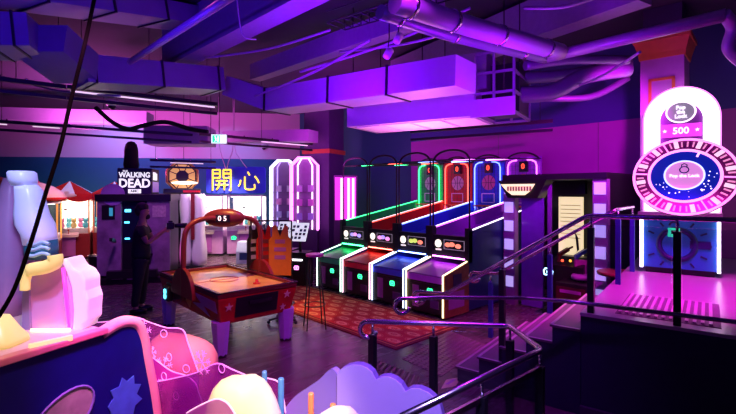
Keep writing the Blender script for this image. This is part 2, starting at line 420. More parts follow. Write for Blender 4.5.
# large round ducts and pipes
def pipe(label, pts, r, m, bands=0, cat='pipe', name='ceiling_pipe', k=6):
    t = thing(name, label, cat, tuple(pts[0]))
    P = [Vector(p) - Vector(pts[0]) for p in pts]
    if len(P) > 2: P = smooth(P, k)
    MB().tube(P, r, 14).build('pipe_run', m, t)
    if bands:
        for i in range(bands):
            s_ = (i + .5) / bands * (len(P) - 1); j = min(int(s_), len(P) - 2); c = P[j].lerp(P[j + 1], s_ - j); dr = (P[j + 1] - P[j]).normalized()
            MB().tube([c - dr * .02, c + dr * .02], r * 1.1, 14).build('band', CHROME, t)
    return t
t = thing('air_duct', 'wide flat violet duct across the upper left corner of the ceiling', 'duct')
d = MB(); qa, qb = dp(-60, -20, 4.3), dp(195, 20, 7.0); d.bar(qa, qb, .62, .26); d.build('duct_run', m_duct, t)
dr = (qb - qa).normalized()
for k in (.25, .5, .75): p = qa.lerp(qb, k); MB().bar(p - dr * .012, p + dr * .012, .66, .3).build('flange', DARK, t)
pipe('round banded duct crossing above the open-sided box unit', [dp(395, 2, 3.9), dp(475, 28, 4.5), dp(560, 52, 5.4)], .1, m_duct2, 4, 'duct', 'round_duct')
pipe('thinner round duct beside the banded one above the box unit', [dp(380, 12, 4.2), dp(455, 36, 4.8), dp(545, 58, 5.6)], .07, m_duct, 3, 'duct', 'round_duct')
pipe('straight purple pipe passing in front of the red column capital', [dp(545, 58, 5.6), dp(726, 15, 4.4)], .065, m_pipe)
pipe('bent purple pipe hanging down at the upper right corner', [dp(724, 14, 4.4), dp(733, 28, 4.45), dp(729, 48, 4.5), dp(742, 62, 4.5)], .06, m_pipe)
pipe('bright violet sprinkler pipe in front of the concrete beam at upper left', [dp(130, 62, 6.0), dp(232, -4, 3.8)], .038, m_pipe)
for pts, r, lb in (([dp(515, 95, 6.0), dp(552, 92, 6.1), dp(585, 76, 6.2), dp(628, 69, 6.3)], .11, 'thick flexible duct curving left to right beside the red capital'),
                   ([dp(520, 78, 6.2), dp(565, 75, 6.4), dp(610, 66, 6.4), dp(630, 63, 6.4)], .08, 'flexible duct above the thick curved one'),
                   ([dp(535, 98, 7.0), dp(590, 97, 7.0), dp(628, 78, 7.0)], .05, 'thin sagging flexible duct low on the right wall'),
                   ([dp(525, 66, 5.8), dp(570, 60, 5.9), dp(628, 60, 6.1)], .06, 'slim flexible duct just under the straight purple pipe')):
    pipe(lb, pts, r, m_flex, 0, 'duct', 'flexible_duct')
for (x0, y0, x1, y1, dd, lb) in ((255, 96, 370, 40, 6.2, 'thin conduit from the duct elbow up to the slim beam'), (300, 72, 470, 8, 5.6, 'thin conduit beside the slim beam'),
                                 (345, 68, 350, 60, 5.5, 'short conduit stub'), (205, 58, 330, 30, 6.4, 'conduit dipping behind the concrete beam'),
                                 (340, 52, 470, 26, 5.5, 'pale conduit over the dark gap by the small spotlights'), (525, 8, 600, -4, 4.0, 'conduit at the top edge right of centre'),
                                 (0, 76, 120, 96, 7.6, 'thin conduit under the stepped duct'), (560, 92, 640, 52, 5.8, 'conduit crossing the flexible ducts')):
    if 'stub' in lb: continue
    pipe(lb, [dp(x0, y0, dd + .6), dp((x0 + x1) / 2, (y0 + y1) / 2 + 5, dd), dp(x1, y1, dd - .8)], .016, m_pipe, 0, 'conduit', 'ceiling_conduit')
# cable tray grid in the dark bay
t = thing('cable_tray', 'thin wire cable tray in the dark bay at top centre', 'cable tray')
c_ = MB(); a, b_ = dp(345, 30, 5.2), dp(470, -6, 4.2); v = b_ - a; sd = Vector((v.y, -v.x, 0)).normalized() * .3
for k in (0, 1): c_.tube([a + sd * k, b_ + sd * k], .008, 6); c_.tube([a + sd * k + Vector((0, 0, .12)), b_ + sd * k + Vector((0, 0, .12))], .008, 6)
for i in range(14): p = a + v * i / 13; c_.tube([p, p + sd], .006, 5); c_.tube([p, p + Vector((0, 0, .12))], .006, 5)
c_.build('tray_wire', DARK, t)
# two small spotlights
for px, py, lb in ((398, 39, 'small pale spotlight hanging in the dark bay, the upper of two'), (388, 54, 'small pale spotlight hanging in the dark bay, the lower of two')):
    p = dp(px, py, 5.4); t = thing('spotlight', lb, 'spotlight', tuple(p))
    MB(Matrix.Rotation(R(35), 4, 'Y')).lathe([(.03, -.06), (.045, -.05), (.05, .06), (.042, .07)], 14).build('lamp_can', WHITE, t)
    MB().tube([(0, 0, .05), (.02, 0, .2), (.02, 0, 4.85 - p.z)], .008, 6).build('stem', DARK, t)
# cables
def cable(label, pts, r, m, k=8):
    return tag(MB().tube(smooth(pts, k), r, 7).build('cable', m), label, 'cable')
cable('thick black cable hanging close to the camera past the white ice figure',
      [dp(97, -14, 2.3), dp(88, 30, 2.25), dp(82, 56, 2.2), dp(71, 100, 2.2), dp(60, 148, 2.15), dp(45, 196, 2.1), dp(33, 236, 2.05), dp(14, 290, 2.0), dp(-10, 330, 1.95)], .0095, mat('rubber_black', (.001, .001, .0015), .9, spec=.1))
cable('thin pale cable looping down from the concrete beam', [dp(236, -10, 4.6), dp(238, 10, 4.6), dp(241, 30, 4.6), dp(246, 38, 4.6), dp(256, 39.5, 4.7)], .007, mat('pale_cable', (.7, .6, .8), .5))
cable('black corrugated hose sagging over the pink box duct', [dp(96, 108, 9.5), dp(112, 122, 10), dp(128, 129, 10.2), dp(142, 126, 10.3), dp(165, 122, 10.4), dp(190, 129, 10.5), dp(208, 132, 10.5)], .05, mat('hose_black', (.004, .003, .005), .8))
for a in (((233, 97), (233, 146), (229, 160), (227, 168)), ((234.5, 97), (234.5, 146), (241, 160), (247, 168)), ((219, 97), (219, 142), (223, 160), (230, 180))):
    cable('wire of the yellow neon sign, %s' % ('short left one' if a[0][0] == 233 else 'right one' if a[0][0] == 234.5 else 'long one crossing the board'), [dp(x, y, 13.18) for x, y in a], .012, mat('wire_grey', (.5, .4, .5), .5), 3)
# exit sign
p = dp(219, 139, 9.3); t = thing('exit_sign', 'small green and white running man exit sign hanging from the black track', 'exit sign', tuple(p), math.atan2(FW.y, FW.x) + R(8))
MB().box(0, .05, -.16, .16, -.1, .1).build('sign_box', WHITE, t, .006)
MB().box(-.006, 0, -.15, .15, -.09, .09).build('sign_face', neon('exit_white', (.85, 1, .9), 1.4), t)
MB().box(-.01, -.006, -.02, .13, -.075, .075).build('green_field', neon('exit_green', (.02, .8, .35), 1.1), t)
man = MB().box(-.014, -.01, .0, .03, -.06, .06)
man.ball((-.012, .075, .05), (.004, .014, .014), 8, 6); man.bar((-.012, .075, .03), (-.012, .06, -.01), .02, .004, (1, 0, 0)); man.bar((-.012, .06, -.01), (-.012, .085, -.06), .012, .004, (1, 0, 0)); man.bar((-.012, .06, -.01), (-.012, .03, -.05), .012, .004, (1, 0, 0)); man.bar((-.012, .075, .025), (-.012, .045, .01), .01, .004, (1, 0, 0))
man.build('running_man', neon('exit_white', (.85, 1, .9), 1.4), t)
MB().tube([(.025, 0, .1), (.025, 0, 4.85 - p.z)], .008, 6).build('hanger_rod', DARK, t)
# security dome
p = dp(264, 148, 16.2); t = thing('security_camera', 'small pale dome camera on the far wall right of the neon sign', 'security camera', tuple(p))
MB().lathe([(.1, .12), (.1, .02), (.07, 0)], 16).build('mount', WHITE, t); MB().ball((0, 0, 0), .07, 14, 8).build('dome', BLACK, t)
p = dp(112, 107, 9.8); t = thing('security_camera', 'pale dome camera under the ceiling left of the sagging hose', 'security camera', tuple(p))
MB().lathe([(.12, .14), (.12, .04), (.08, .02)], 16).build('mount', WHITE, t); MB().ball((0, 0, .02), .08, 14, 8).build('dome', BLACK, t)

# ------------------------------------------------------------------ rug
mrug = mat('rug_red', (.62, .025, .02), .9, bump=.2, scale=60)
nt = mrug.node_tree; b = nt.nodes['Principled BSDF']; src = b.inputs['Base Color'].links[0].from_socket
tc = N(mrug, 'ShaderNodeTexCoord'); mp = N(mrug, 'ShaderNodeMapping'); mp.inputs['Scale'].default_value = (5.0, 2.7, .001)
nt.links.new(tc.outputs['Object'], mp.inputs[0])
sp = N(mrug, 'ShaderNodeSeparateXYZ'); nt.links.new(mp.outputs[0], sp.inputs[0])
fl = N(mrug, 'ShaderNodeMath', operation='FLOOR'); nt.links.new(sp.outputs[0], fl.inputs[0])
of = N(mrug, 'ShaderNodeMath', operation='MULTIPLY_ADD'); of.inputs[1].default_value = .5; nt.links.new(fl.outputs[0], of.inputs[0]); nt.links.new(sp.outputs[1], of.inputs[2])
def frac_c(sock):
    a = N(mrug, 'ShaderNodeMath', operation='FRACT'); nt.links.new(sock, a.inputs[0])
    c = N(mrug, 'ShaderNodeMath', operation='SUBTRACT'); c.inputs[1].default_value = .5; nt.links.new(a.outputs[0], c.inputs[0]); return c.outputs[0]
cx = frac_c(sp.outputs[0]); cy = frac_c(of.outputs[0])
cb = N(mrug, 'ShaderNodeCombineXYZ'); nt.links.new(cx, cb.inputs[0]); nt.links.new(cy, cb.inputs[1])
ln = N(mrug, 'ShaderNodeVectorMath', operation='LENGTH'); nt.links.new(cb.outputs[0], ln.inputs[0])
rp = N(mrug, 'ShaderNodeValToRGB'); nt.links.new(ln.outputs['Value'], rp.inputs[0])
rp.color_ramp.interpolation = 'CONSTANT'
e = rp.color_ramp.elements; e[0].position = 0; e[0].color = (.3, .3, .3, 1); e[1].position = .12; e[1].color = (0, 0, 0, 1)
for ps, v in ((.16, .7), (.31, 0), (.37, .3), (.41, 0)):
    q = e.new(ps); q.color = (v, v, v, 1)
n2 = N(mrug, 'ShaderNodeTexNoise'); n2.inputs['Scale'].default_value = 22; nt.links.new(tc.outputs['Object'], n2.inputs['Vector'])
mm = N(mrug, 'ShaderNodeMath', operation='MULTIPLY'); nt.links.new(rp.outputs[0], mm.inputs[0]); 
m3 = N(mrug, 'ShaderNodeMath', operation='MULTIPLY'); m3.inputs[1].default_value = 2.6; nt.links.new(n2.outputs['Fac'], m3.inputs[0]); nt.links.new(m3.outputs[0], mm.inputs[1])
mx = N(mrug, 'ShaderNodeMix', data_type='RGBA', clamp_factor=True); mx.inputs[7].default_value = (.95, .5, .22, 1); nt.links.new(mm.outputs[0], mx.inputs[0]); nt.links.new(src, mx.inputs[6]); nt.links.new(mx.outputs[2], b.inputs['Base Color'])
t = thing('rug', 'long red patterned rug laid along the front of the basketball machines', 'rug', (4.93, 6.1, 0))
MB().box(-.60, .60, -1.97, 1.97, 0, .014).build('pile_field', mrug, t)
bd = MB(); bd.box(-.72, -.60, -2.1, 2.1, 0, .013); bd.box(.60, .72, -2.1, 2.1, 0, .013); bd.box(-.6, .6, -2.1, -1.97, 0, .013); bd.box(-.6, .6, 1.97, 2.1, 0, .013)
bd.build('border', mat('rug_border', (.20, .012, .015), .95, scale=40), t)
li = MB(); li.box(-.655, -.64, -2.04, 2.04, .013, .0155); li.box(-.64, .64, -2.04, -2.025, .013, .0155); li.box(.64, .655, -2.04, 2.04, .013, .0155)
li.build('border_line', mat('rug_gold', (.75, .36, .1), .9), t)

# tactile pads by the stairs
def pad(pts, lb):
    P = [gp(x, y, 0) for x, y in pts]; g = MB()
    g.prism([p + Vector((0, 0, .001)) for p in P], (0, 0, .006))
    nu, nv = 22, 9
    for i in range(nu):
        for j in range(nv):
            u, v = (i + .5) / nu, (j + .5) / nv
            p = P[0].lerp(P[1], u).lerp(P[3].lerp(P[2], u), v)
            g.lathe([(.022, .007), (.014, .016)], 6, (p.x, p.y, 0), False)
    tag(g.build('tactile_pad', mat('pad_brown', (.22, .15, .14), .3)), lb, 'tactile pad')
pad([(402, 359), (449, 331), (486, 345), (441, 377)], 'dotted tactile floor pad at the foot of the stairs beyond the near railing post')
pad([(372, 366), (378, 361), (420, 378), (414, 392)], 'smaller dotted tactile floor pad behind the lilac cloud panel')

P_ = [gp(441, 389), gp(446, 380), gp(461, 377), gp(456, 386)]
t = thing('floor_sticker', 'small pale yellow sticker on the floor at the foot of the stairs', 'sticker', tuple(P_[0])); MB().prism([p - P_[0] for p in P_], (0, 0, .003)).build('sticker_sheet', mat('sticker_pale', (.75, .8, .4), .4), t)
MB().prism([P_[0].lerp(P_[2], .3 + .4 * k) - P_[0] + Vector((dx, dy, .003)) for k, dx, dy in ((0, .02, 0), (0, 0, .03), (1, 0, .03), (1, .02, 0))], (0, 0, .001)).build('sticker_stripe', mat('sticker_violet', (.5, .25, .6), .4), t)

# ------------------------------------------------------------------ basketball machines
NET = mat('net_white', (.8, .8, .8), .8)
def card_reader(parent, x, y, z, m, s=1):
    o = MB().box(x - .03, x, y - .06 * s, y + .06 * s, z - .05 * s, z + .05 * s).build('card_reader', BLACK, parent, .008)
    g = MB(); f = lambda a, c: (x - .034, y - a * s, z + c * s)
    g.tube([f(*q) for q in ((-.045, -.035), (-.05, .01), (-.035, .035), (.035, .035), (.05, .01), (.045, -.035))], .008 * s, 6, True)
    g.box(x - .036, x - .03, y - .02 * s, y + .02 * s, z - .015 * s, z + .01 * s)
    g.build('reader_light', m, o)
def hoops(yc, label, hue, n1, n2, trayc, emblem, last=False, led=None):
    t = thing('basketball_machine', label, 'basketball machine', (5.74, yc, 0), 0, 'basketball machines in a row')
    hw = .42; m_t = mat('lane_' + hue, trayc, .3, var=.08); ml = neon('led_strip_' + hue, led, 3)
    m_side = NAVY
    MB().prism([(0, hw - .03, .05), (0, hw - .03, .66), (.62, hw - .03, .78), (.62, hw - .03, .05)], (0, -2 * hw + .06, 0)).build('front_cabinet', BLACK, t)
    for s in (1, -1):
        y = s * hw
        MB().prism([(-.02, y - .022 * s, .03), (-.02, y - .022 * s, .70), (.64, y - .022 * s, .86), (.64, y - .022 * s, .03)], (0, .022 * s, 0)).build('cheek_panel', m_art if last and s < 0 else m_side, t)
        nm = n1 if s > 0 else n2
        MB().tube([(-.03, y - .03 * s, .04), (-.03, y - .03 * s, .705), (.62, y - .03 * s, .865)], .0125, 8).build('neon_edge', nm, t)
        MB().prism([(.64, y - .03 * s, .05), (.64, y - .03 * s, 1.36), (3.28, y - .03 * s, 1.80), (3.28, y - .03 * s, .05)], (0, .03 * s, 0)).build('side_wall', m_t if s > 0 else m_side, t)
        MB().tube([(.74, y - .015 * s, 1.385), (3.2, y - .015 * s, 1.80)], .012, 6).build('lane_neon', ml if s > 0 else N_LANE, t)
        MB().box(.62, .74, min(y, y - .07 * s), max(y, y - .07 * s), .84, 1.42).build('display_pillar', BLACK, t)
        MB().tube([(.70, y - .03 * s, 1.42), (.70, y - .03 * s, 2.6)], .016, 6).build('cage_post', BLACK, t)
        MB().tube([(.70, y - .03 * s, 2.6), (3.25, y - .03 * s, 2.72)], .014, 6).build('cage_rail', BLACK, t)
    MB().prism([(.0, hw - .04, .665), (.62, hw - .04, .785), (.62, hw - .04, .80), (.0, hw - .04, .68)], (0, -2 * hw + .08, 0)).build('ball_tray', m_t, t)
    MB().box(-.015, 0, -hw + .04, hw - .04, .56, .66).build('tray_lip', mat('lip_' + hue, [min(1, c * 1.6 + .05) for c in trayc], .25), t)
    MB().box(-.012, 0, -hw + .05, hw - .05, .08, .53).build('front_door', mat('door_black', (.02, .015, .03), .4), t)
    MB().box(-.02, -.01, .12, .26, .12, .48).build('side_plate', PLATE, t, .01)
    MB().box(-.02, -.01, -.3, -.12, .15, .28).build('ticket_slot', mat('slot_violet', (.12, .03, .2), .4), t, .01)
    card_reader(t, -.012, -.14, .43, N_GRN)
    # display
    dsp = MB().box(.64, .72, -hw + .06, hw - .06, .9, 1.27).build('display_panel', BLACK, t)
    MB().lathe([(.07, 0), (.07, .008)], 20, (.632, .22, 1.12), True, (-1, 0, 0)).build('display_emblem', neon('emblem_' + hue, (1, .9, .75), 1.3), dsp)
    MB().box(.63, .64, .16, .28, 1.0, 1.025).build('display_caption', N_CREAMS, dsp)
    fr = MB()
    for z in (1.03, 1.19): fr.box(.632, .64, -.33, .1, z, z + .008)
    for y in (-.33, .092): fr.box(.632, .64, y, y + .008, 1.03, 1.198)
    fr.build('display_frame', mat('grey_line', (.4, .35, .4), .4, emit=(.5, .4, .5), es=.4), dsp)
    for i, (yy, zz, mm_) in enumerate(emblem):
        MB().ball((.636, yy, zz), (.006, .065, .04), 10, 6).build('display_picture', mm_, dsp)
    # lane and backboard
    MB().prism([(.74, hw - .03, 1.12), (3.25, hw - .03, 1.58), (3.25, hw - .03, 1.5), (.74, hw - .03, 1.04)], (0, -2 * hw + .06, 0)).build('lane', m_t, t)
    bb = MB().box(3.24, 3.28, -hw + .01, hw - .01, 1.55, 2.78).build('backboard', mat('board_' + hue, [c * .9 for c in trayc], .4), t)
    gr = MB()
    for i in range(1, 10): y = -hw + i * .084; gr.box(3.234, 3.24, y - .002, y + .002, 1.6, 2.74)
    for i in range(1, 13): z = 1.6 + i * .09; gr.box(3.234, 3.24, -hw + .03, hw - .03, z - .002, z + .002)
    gr.build('board_grid', mat('grid_dark', [c * .2 for c in trayc], .5), bb)
    MB().tube([(3.2, .33, 1.6), (3.2, .33, 2.58), (3.2, .3, 2.66), (3.2, .22, 2.7), (3.2, .12, 2.71)], .015, 8).build('board_light', ml, bb)
    MB().tube([(3.2, -.33, 1.6), (3.2, -.33, 2.58), (3.2, -.3, 2.66), (3.2, -.22, 2.7), (3.2, -.12, 2.71)], .015, 8).build('board_light', ml, bb)
    sc = MB().box(3.17, 3.24, -.13, .05, 2.46, 2.68).build('score_box', BLACK, bb)
    text('0', .16, (3.165, -.04, 2.57), 'score_digit', N_RED, bb)
    lg = MB().lathe([(.17, 0), (.17, .006)], 24, (3.23, -.02, 2.24), True, (-1, 0, 0)).build('board_logo', logo[hue], bb)
    lm = MB(); fx = 3.221
    lm.tube([(fx, -.19, 2.24), (fx, .15, 2.24)], .006, 5); lm.tube([(fx, -.02, 2.08), (fx, -.02, 2.41)], .006, 5)
    for s in (1, -1): lm.tube([(fx, -.02 + s * (.06 + .07 * (k / 4) ** 2 * 1), 2.24 + k * .035) for k in range(-4, 5)], .006, 5)
    lm.build('logo_lines', BLACK, bb)
    sq = MB()
    for z in (1.78, 1.98): sq.box(3.23, 3.24, -.17, .17, z, z + .02)
    for y in (-.17, .15): sq.box(3.23, 3.24, y, y + .02, 1.78, 2.0)
    sq.build('target_square', WHITE, bb)
    rm = MB().tube(arc((3.0, 0), .2, 0, 360, 20, lambda x, y: (x, y, 1.72))[:-1], .014, 6, True).build('hoop_rim', mat('rim_orange', (.8, .2, .04), .4), bb)
    nn = MB()
    for k in range(10):
        a = 2 * math.pi * k / 10; a2 = a + .3
        nn.tube([(3.0 + .2 * math.cos(a), .2 * math.sin(a), 1.71), (3.0 + .13 * math.cos(a2), .13 * math.sin(a2), 1.5)], .005, 4)
        nn.tube([(3.0 + .2 * math.cos(a), .2 * math.sin(a), 1.71), (3.0 + .13 * math.cos(a - .3), .13 * math.sin(a - .3), 1.5)], .005, 4)
    nn.build('hoop_net', NET, rm)
    fy = lambda x0: (lambda y, z: (x0, y, z))
    MB().tube(smooth([(.70, hw - .03, 2.6), (.70, .3, 2.70), (.70, .12, 2.76), (.70, -.12, 2.76), (.70, -.3, 2.70), (.70, -hw + .03, 2.6)], 4), .02, 7).build('front_arch', BLACK, t)
    MB().tube(smooth([(3.2, hw - .03, 2.72), (3.2, .26, 2.81), (3.2, .1, 2.86), (3.2, -.1, 2.86), (3.2, -.26, 2.81), (3.2, -hw + .03, 2.72)], 4), .02, 7).build('rear_arch', BLACK, t)
    MB().tube([(.70, hw - .03, 2.6), (.70, -hw + .03, 2.6)], .014, 6).build('cross_bar', BLACK, t)
    MB().box(.615, .64, -hw + .08, hw - .08, .885, .9).build('tray_lamp', neon('tray_lamp_' + hue, led, 14), t)  # glowing strip added under the display to colour the tray
    for x in (1.1, 2.2): MB().box(x, x + .05, -.25, .25, 2.60 + .045 * (x - .7), 2.62 + .045 * (x - .7)).build('lane_lamp', neon('lane_lamp_' + hue, led, 9), t)  # glowing bars added under the cage roof to brighten the lane
    ms = MB()
    for x in (1.5, 2.4): ms.tube([(x, -hw + .03, 2.63 + .04 * (x - .7)), (x, hw - .03, 2.63 + .04 * (x - .7))], .008, 5)
    ms.build('roof_wire', BLACK, t)
    return t
N_LANE = neon('lane_white', (.95, .85, .95), 2.2)
N_CREAMS = neon('caption_cream', (1, .9, .8), .9)
m_art = mat('orange_brick_art', (.30, .10, .04), .5, var=.5, scale=14)
logo = {'green': mat('logo_green', (.5, .75, .5), .4), 'red': mat('logo_red', (.7, .5, .55), .4), 'blue': mat('logo_blue', (.6, .15, .3), .4), 'purple': mat('logo_orange', (.85, .35, .08), .4)}
pics = lambda a, c, d_: [(.02, 1.11, a), (-.07, 1.12, c), (-.2, 1.10, d_)]
q1, q2, q3, q4 = (neon('pix_%d' % i, c, 1.3) for i, c in enumerate(((.4, .3, 1), (.8, .3, .7), (.5, .6, .1), (1, .25, .15))))
W0 = 4.37 + .4237
n_g = neon('edge_green', (.6, 1, .75), 3); n_p = neon('edge_pink', (1, .6, .72), 3); n_b = neon('edge_blue', (.6, .72, 1), 3); n_y = neon('edge_yellow', (1, .8, .42), 3)
hoops(W0 + .8475 * 3, 'green-lit basketball machine, farthest in the row of four', 'green', n_g, n_g, (.02, .5, .12), pics(q1, q2, q1), led=(.05, 1, .3))
hoops(W0 + .8475 * 2, 'red-lit basketball machine between the green and the blue one', 'red', n_p, n_p, (.6, .02, .02), pics(q2, q1, q2), led=(1, .1, .07))
hoops(W0 + .8475, 'blue-lit basketball machine between the red and the purple one', 'blue', n_b, n_b, (.03, .06, .7), pics(q3, q3, q4), led=(.18, .28, 1))
t = hoops(W0, 'purple-lit basketball machine nearest the stairs with orange side art', 'purple', n_y, n_y, (.35, .04, .6), pics(q4, q4, q4), True, led=(.9, .15, 1))
MB().box(.08, .5, -.426, -.42, .15, .42).build('side_emblem', PLATE, t)
MB().box(.2, .42, -.43, -.42, .47, .7).build('side_figure', mat('figure_dark', (.06, .03, .1), .5), t)

# ------------------------------------------------------------------ air hockey
t = thing('air_hockey_table', 'red air hockey table with glowing wooden playfield in the middle of the hall', 'air hockey table', (2.93, 6.22, 0))
hx, hy = .57, 1.03
MB().add([(sx * (hx - (.07 if z < .5 else 0)), sy * (hy - (.07 if z < .5 else 0)), z) for z in (.40, .74) for sx, sy in ((-1, -1), (1, -1), (1, 1), (-1, 1))],
         [(3, 2, 1, 0), (4, 5, 6, 7), (0, 1, 5, 4), (1, 2, 6, 5), (2, 3, 7, 6), (3, 0, 4, 7)]).build('table_body', RED, t, .02)
mpf = mat('playfield_wood', (.80, .40, .10), .18, var=.6, scale=3.0)
MB().box(-hx + .07, hx - .07, -hy + .07, hy - .07, .74, .765).build('playfield', mpf, t)
mk = MB().box(-hx + .08, hx - .08, -.008, .008, .765, .768); mk.tube(arc((0, 0), .2, 0, 360, 24, lambda x, y: (x, y, .766))[:-1], .006, 4, True)
mk.build('playfield_lines', mat('line_red', (.5, .05, .03), .4), t)
rl = MB(); 
for s in (1, -1):
    rl.box(s * hx - .04 * (s > 0) - .0, s * hx + .04 * (s < 0), -hy, hy, .74, .815) if False else rl.box(min(s * hx, s * (hx - .07)), max(s * hx, s * (hx - .07)), -hy, hy, .74, .805)
    rl.box(-hx + .07, hx - .07, min(s * hy, s * (hy - .07)), max(s * hy, s * (hy - .07)), .74, .805)
rl.build('rail', mat('rail_dark', (.16, .015, .02), .2), t, .012)
ed = MB()
ed.tube([(-hx, -hy, .805), (hx, -hy, .805), (hx, hy, .805), (-hx, hy, .805)], .012, 6, True)
ed.build('rail_edge', mat('edge_black', (.02, .02, .03), .15), t)
mleg = mat('leg_violet', (.62, .38, .9), .3, .1)
for sx in (-1, 1):
    for sy in (-1, 1):
        l_ = MB(Matrix.Translation((sx * (hx - .1), sy * (hy - .14), 0))).lathe([(.075, 0), (.085, .04), (.12, .44)], 8, sm=False).build('leg', mleg, t)
        MB(Matrix.Translation((sx * (hx - .1), sy * (hy - .14), 0))).lathe([(.08, 0), (.08, .035)], 12).build('foot', BLACK, l_)
# end graphics and long-side graphics
def star(c, r, f):
    return [f(c[0] + (r if k % 2 == 0 else r * .42) * math.sin(k * math.pi / 5), c[1] + (r if k % 2 == 0 else r * .42) * math.cos(k * math.pi / 5)) for k in range(10)]
fe = lambda u, v: (u, -hy - .004 + (.74 - v) * .2, v)
MB().prism([fe(-.33, .47), fe(.27, .47), fe(.27, .725), fe(-.33, .725)][::-1], (0, -.006, 0)).build('goal_panel', BLACK, t)
go = MB().box(-.16, .16, -hy - .03, -hy, .62, .66).build('goal_slot', DARK, t)
for u, v, r in ((-.42, .62, .055), (.41, .66, .055), (.36, .49, .05)):
    MB().prism(star((u, v), r, fe), (0, -.012, 0)).build('star_print', mat('star_cream', (.85, .6, .4), .5), t)
fl_ = lambda v, w_: (-hx - .004 + (.74 - w_) * .2, v, w_)
for pts, m in (([(-.95, .7), (-.3, .72), (-.5, .6), (-.2, .56), (-.7, .46), (-.55, .58), (-.95, .55)], mat('print_violet', (.45, .15, .5), .45)),
               ([(.15, .72), (.7, .7), (.95, .5), (.5, .55), (.6, .44), (.1, .55)], mat('print_dark', (.06, .01, .02), .4)),
               ([(-.1, .72), (.12, .6), (-.05, .45), (-.2, .6)], mat('print_orange', (.8, .25, .05), .45))):
    MB().prism([fl_(v, z) for v, z in pts], (-.006, 0, 0)).build('flame_print', m, t)
o = MB().box(-hx - .05, -hx + .03, .52, .72, .44, .66).build('card_reader', BLACK, t, .02)
g = MB()
for z in (.58, .51): g.tube(arc((.62, z), .032, 0, 360, 14, lambda y, zz: (-hx - .055, y, zz))[:-1], .009, 6, True)
g.build('reader_light', N_CYAN, o)
# arch across the table with the score pod
ap = smooth([(-hx - .02, 0, .55), (-hx - .02, 0, 1.1), (-hx + .0, 0, 1.45), (-hx + .1, 0, 1.6), (-.28, 0, 1.66), (0, 0, 1.66), (.28, 0, 1.66), (hx - .1, 0, 1.6), (hx, 0, 1.45), (hx + .02, 0, 1.1), (hx + .02, 0, .55)], 5)
MB().tube(ap, .035, 10).build('score_arch', mat('arch_red', (.2, .02, .025), .35), t)
for s in (-1, 1):
    MB().prism(arc((0, .62), .38, 0, 180, 14, lambda y, z: (s * hx, y, z + .0)), (s * .05, 0, 0)).build('arch_bracket', REDD, t)
MPd = Matrix.Rotation(math.atan2(FW.y, FW.x) , 4, 'Z')
pod = MB(Matrix.Translation((0, 0, 1.66)) @ MPd).ball((0, 0, 0), (.11, .30, .135), 28, 16).build('score_pod', mat('pod_red', (.18, .02, .025), .35), t)
MB(Matrix.Translation((0, 0, 1.66)) @ MPd).box(-.125, -.08, -.11, .09, -.06, .05).build('score_window', BLACK, pod, .006)
text('0 5', .1, None, 'score_digits', neon('digit_pink', (1, .75, .7), 2.2), pod, M=Matrix.Translation((0, 0, 1.66)) @ MPd @ Matrix.Translation((-.128, -.01, -.005)) @ FRONT)
# the mallet
t = thing('mallet', 'small red mallet lying on the wooden playfield', 'mallet', (3.12, 5.62, .765))
MB().lathe([(.05, 0), (.052, .014), (.03, .02), (.02, .03), (.024, .055), (.012, .062)], 18).build('mallet_body', RED, t)
t = thing('mallet', 'dark red mallet on the far rail side of the wooden playfield', 'mallet', (2.62, 6.95, .765))
MB().lathe([(.05, 0), (.052, .014), (.03, .02), (.02, .03), (.024, .055), (.012, .062)], 18).build('mallet_body', REDD, t)

# ------------------------------------------------------------------ round lock game on the platform
t = thing('lock_arcade_game', 'tall white arched arcade game with a pink wheel on the raised platform', 'arcade game', (7.035, 1.555, PZ), PA)
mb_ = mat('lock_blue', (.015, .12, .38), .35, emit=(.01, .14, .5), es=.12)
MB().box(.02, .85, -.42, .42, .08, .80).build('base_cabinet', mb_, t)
MB().box(.08, .8, -.38, .38, 0, .08).build('plinth', BLACK, t)
for s in (1, -1):
    MB().box(-.015, .03, s * .42 - .018, s * .42 + .018, .07, .80).build('corner_neon', neon('corner_white', (1, .85, 1), 5), t)
MB().box(-.04, .86, -.46, .46, .78, .83).build('counter', mat('counter_pink', (.6, .35, .6), .3), t, .01)
mdk = mat('key_dark', (.006, .02, .08), .5)
ring = MB(); oc = lambda y, z: (.012, y, z)
po = [oc(.02 + .2 * math.cos(2 * math.pi * k / 28), .40 + .2 * math.sin(2 * math.pi * k / 28)) for k in range(28)]
ring.tube(po, .035, 6, True)
ring.build('keyhole_ring', mdk, t)
MB().box(-.002, .02, -.34, -.12, .36, .46).build('key_bar', mdk, t)
ds = MB()
for k in range(12):
    a = 2 * math.pi * k / 12
    if k in (0,): continue
    ds.bar((.012, .02 + .29 * math.cos(a), .40 + .27 * math.sin(a)), (.012, .02 + .37 * math.cos(a), .40 + .33 * math.sin(a)), .022, .02, (1, 0, 0))
ds.build('ray_print', mdk, t)
lk = MB().box(-.02, .02, -.02, .12, .50, .62).build('padlock', neon('padlock_green', (.02, .75, .35), .8), t, .01)
MB().tube(arc((.05, .62), .05, 0, 180, 10, lambda y, z: (0, y, z + .03)), .014, 6).build('shackle', mdk, lk)
MB().box(-.03, -.02, .02, .08, .54, .59).build('reader_window', BLACK, lk)
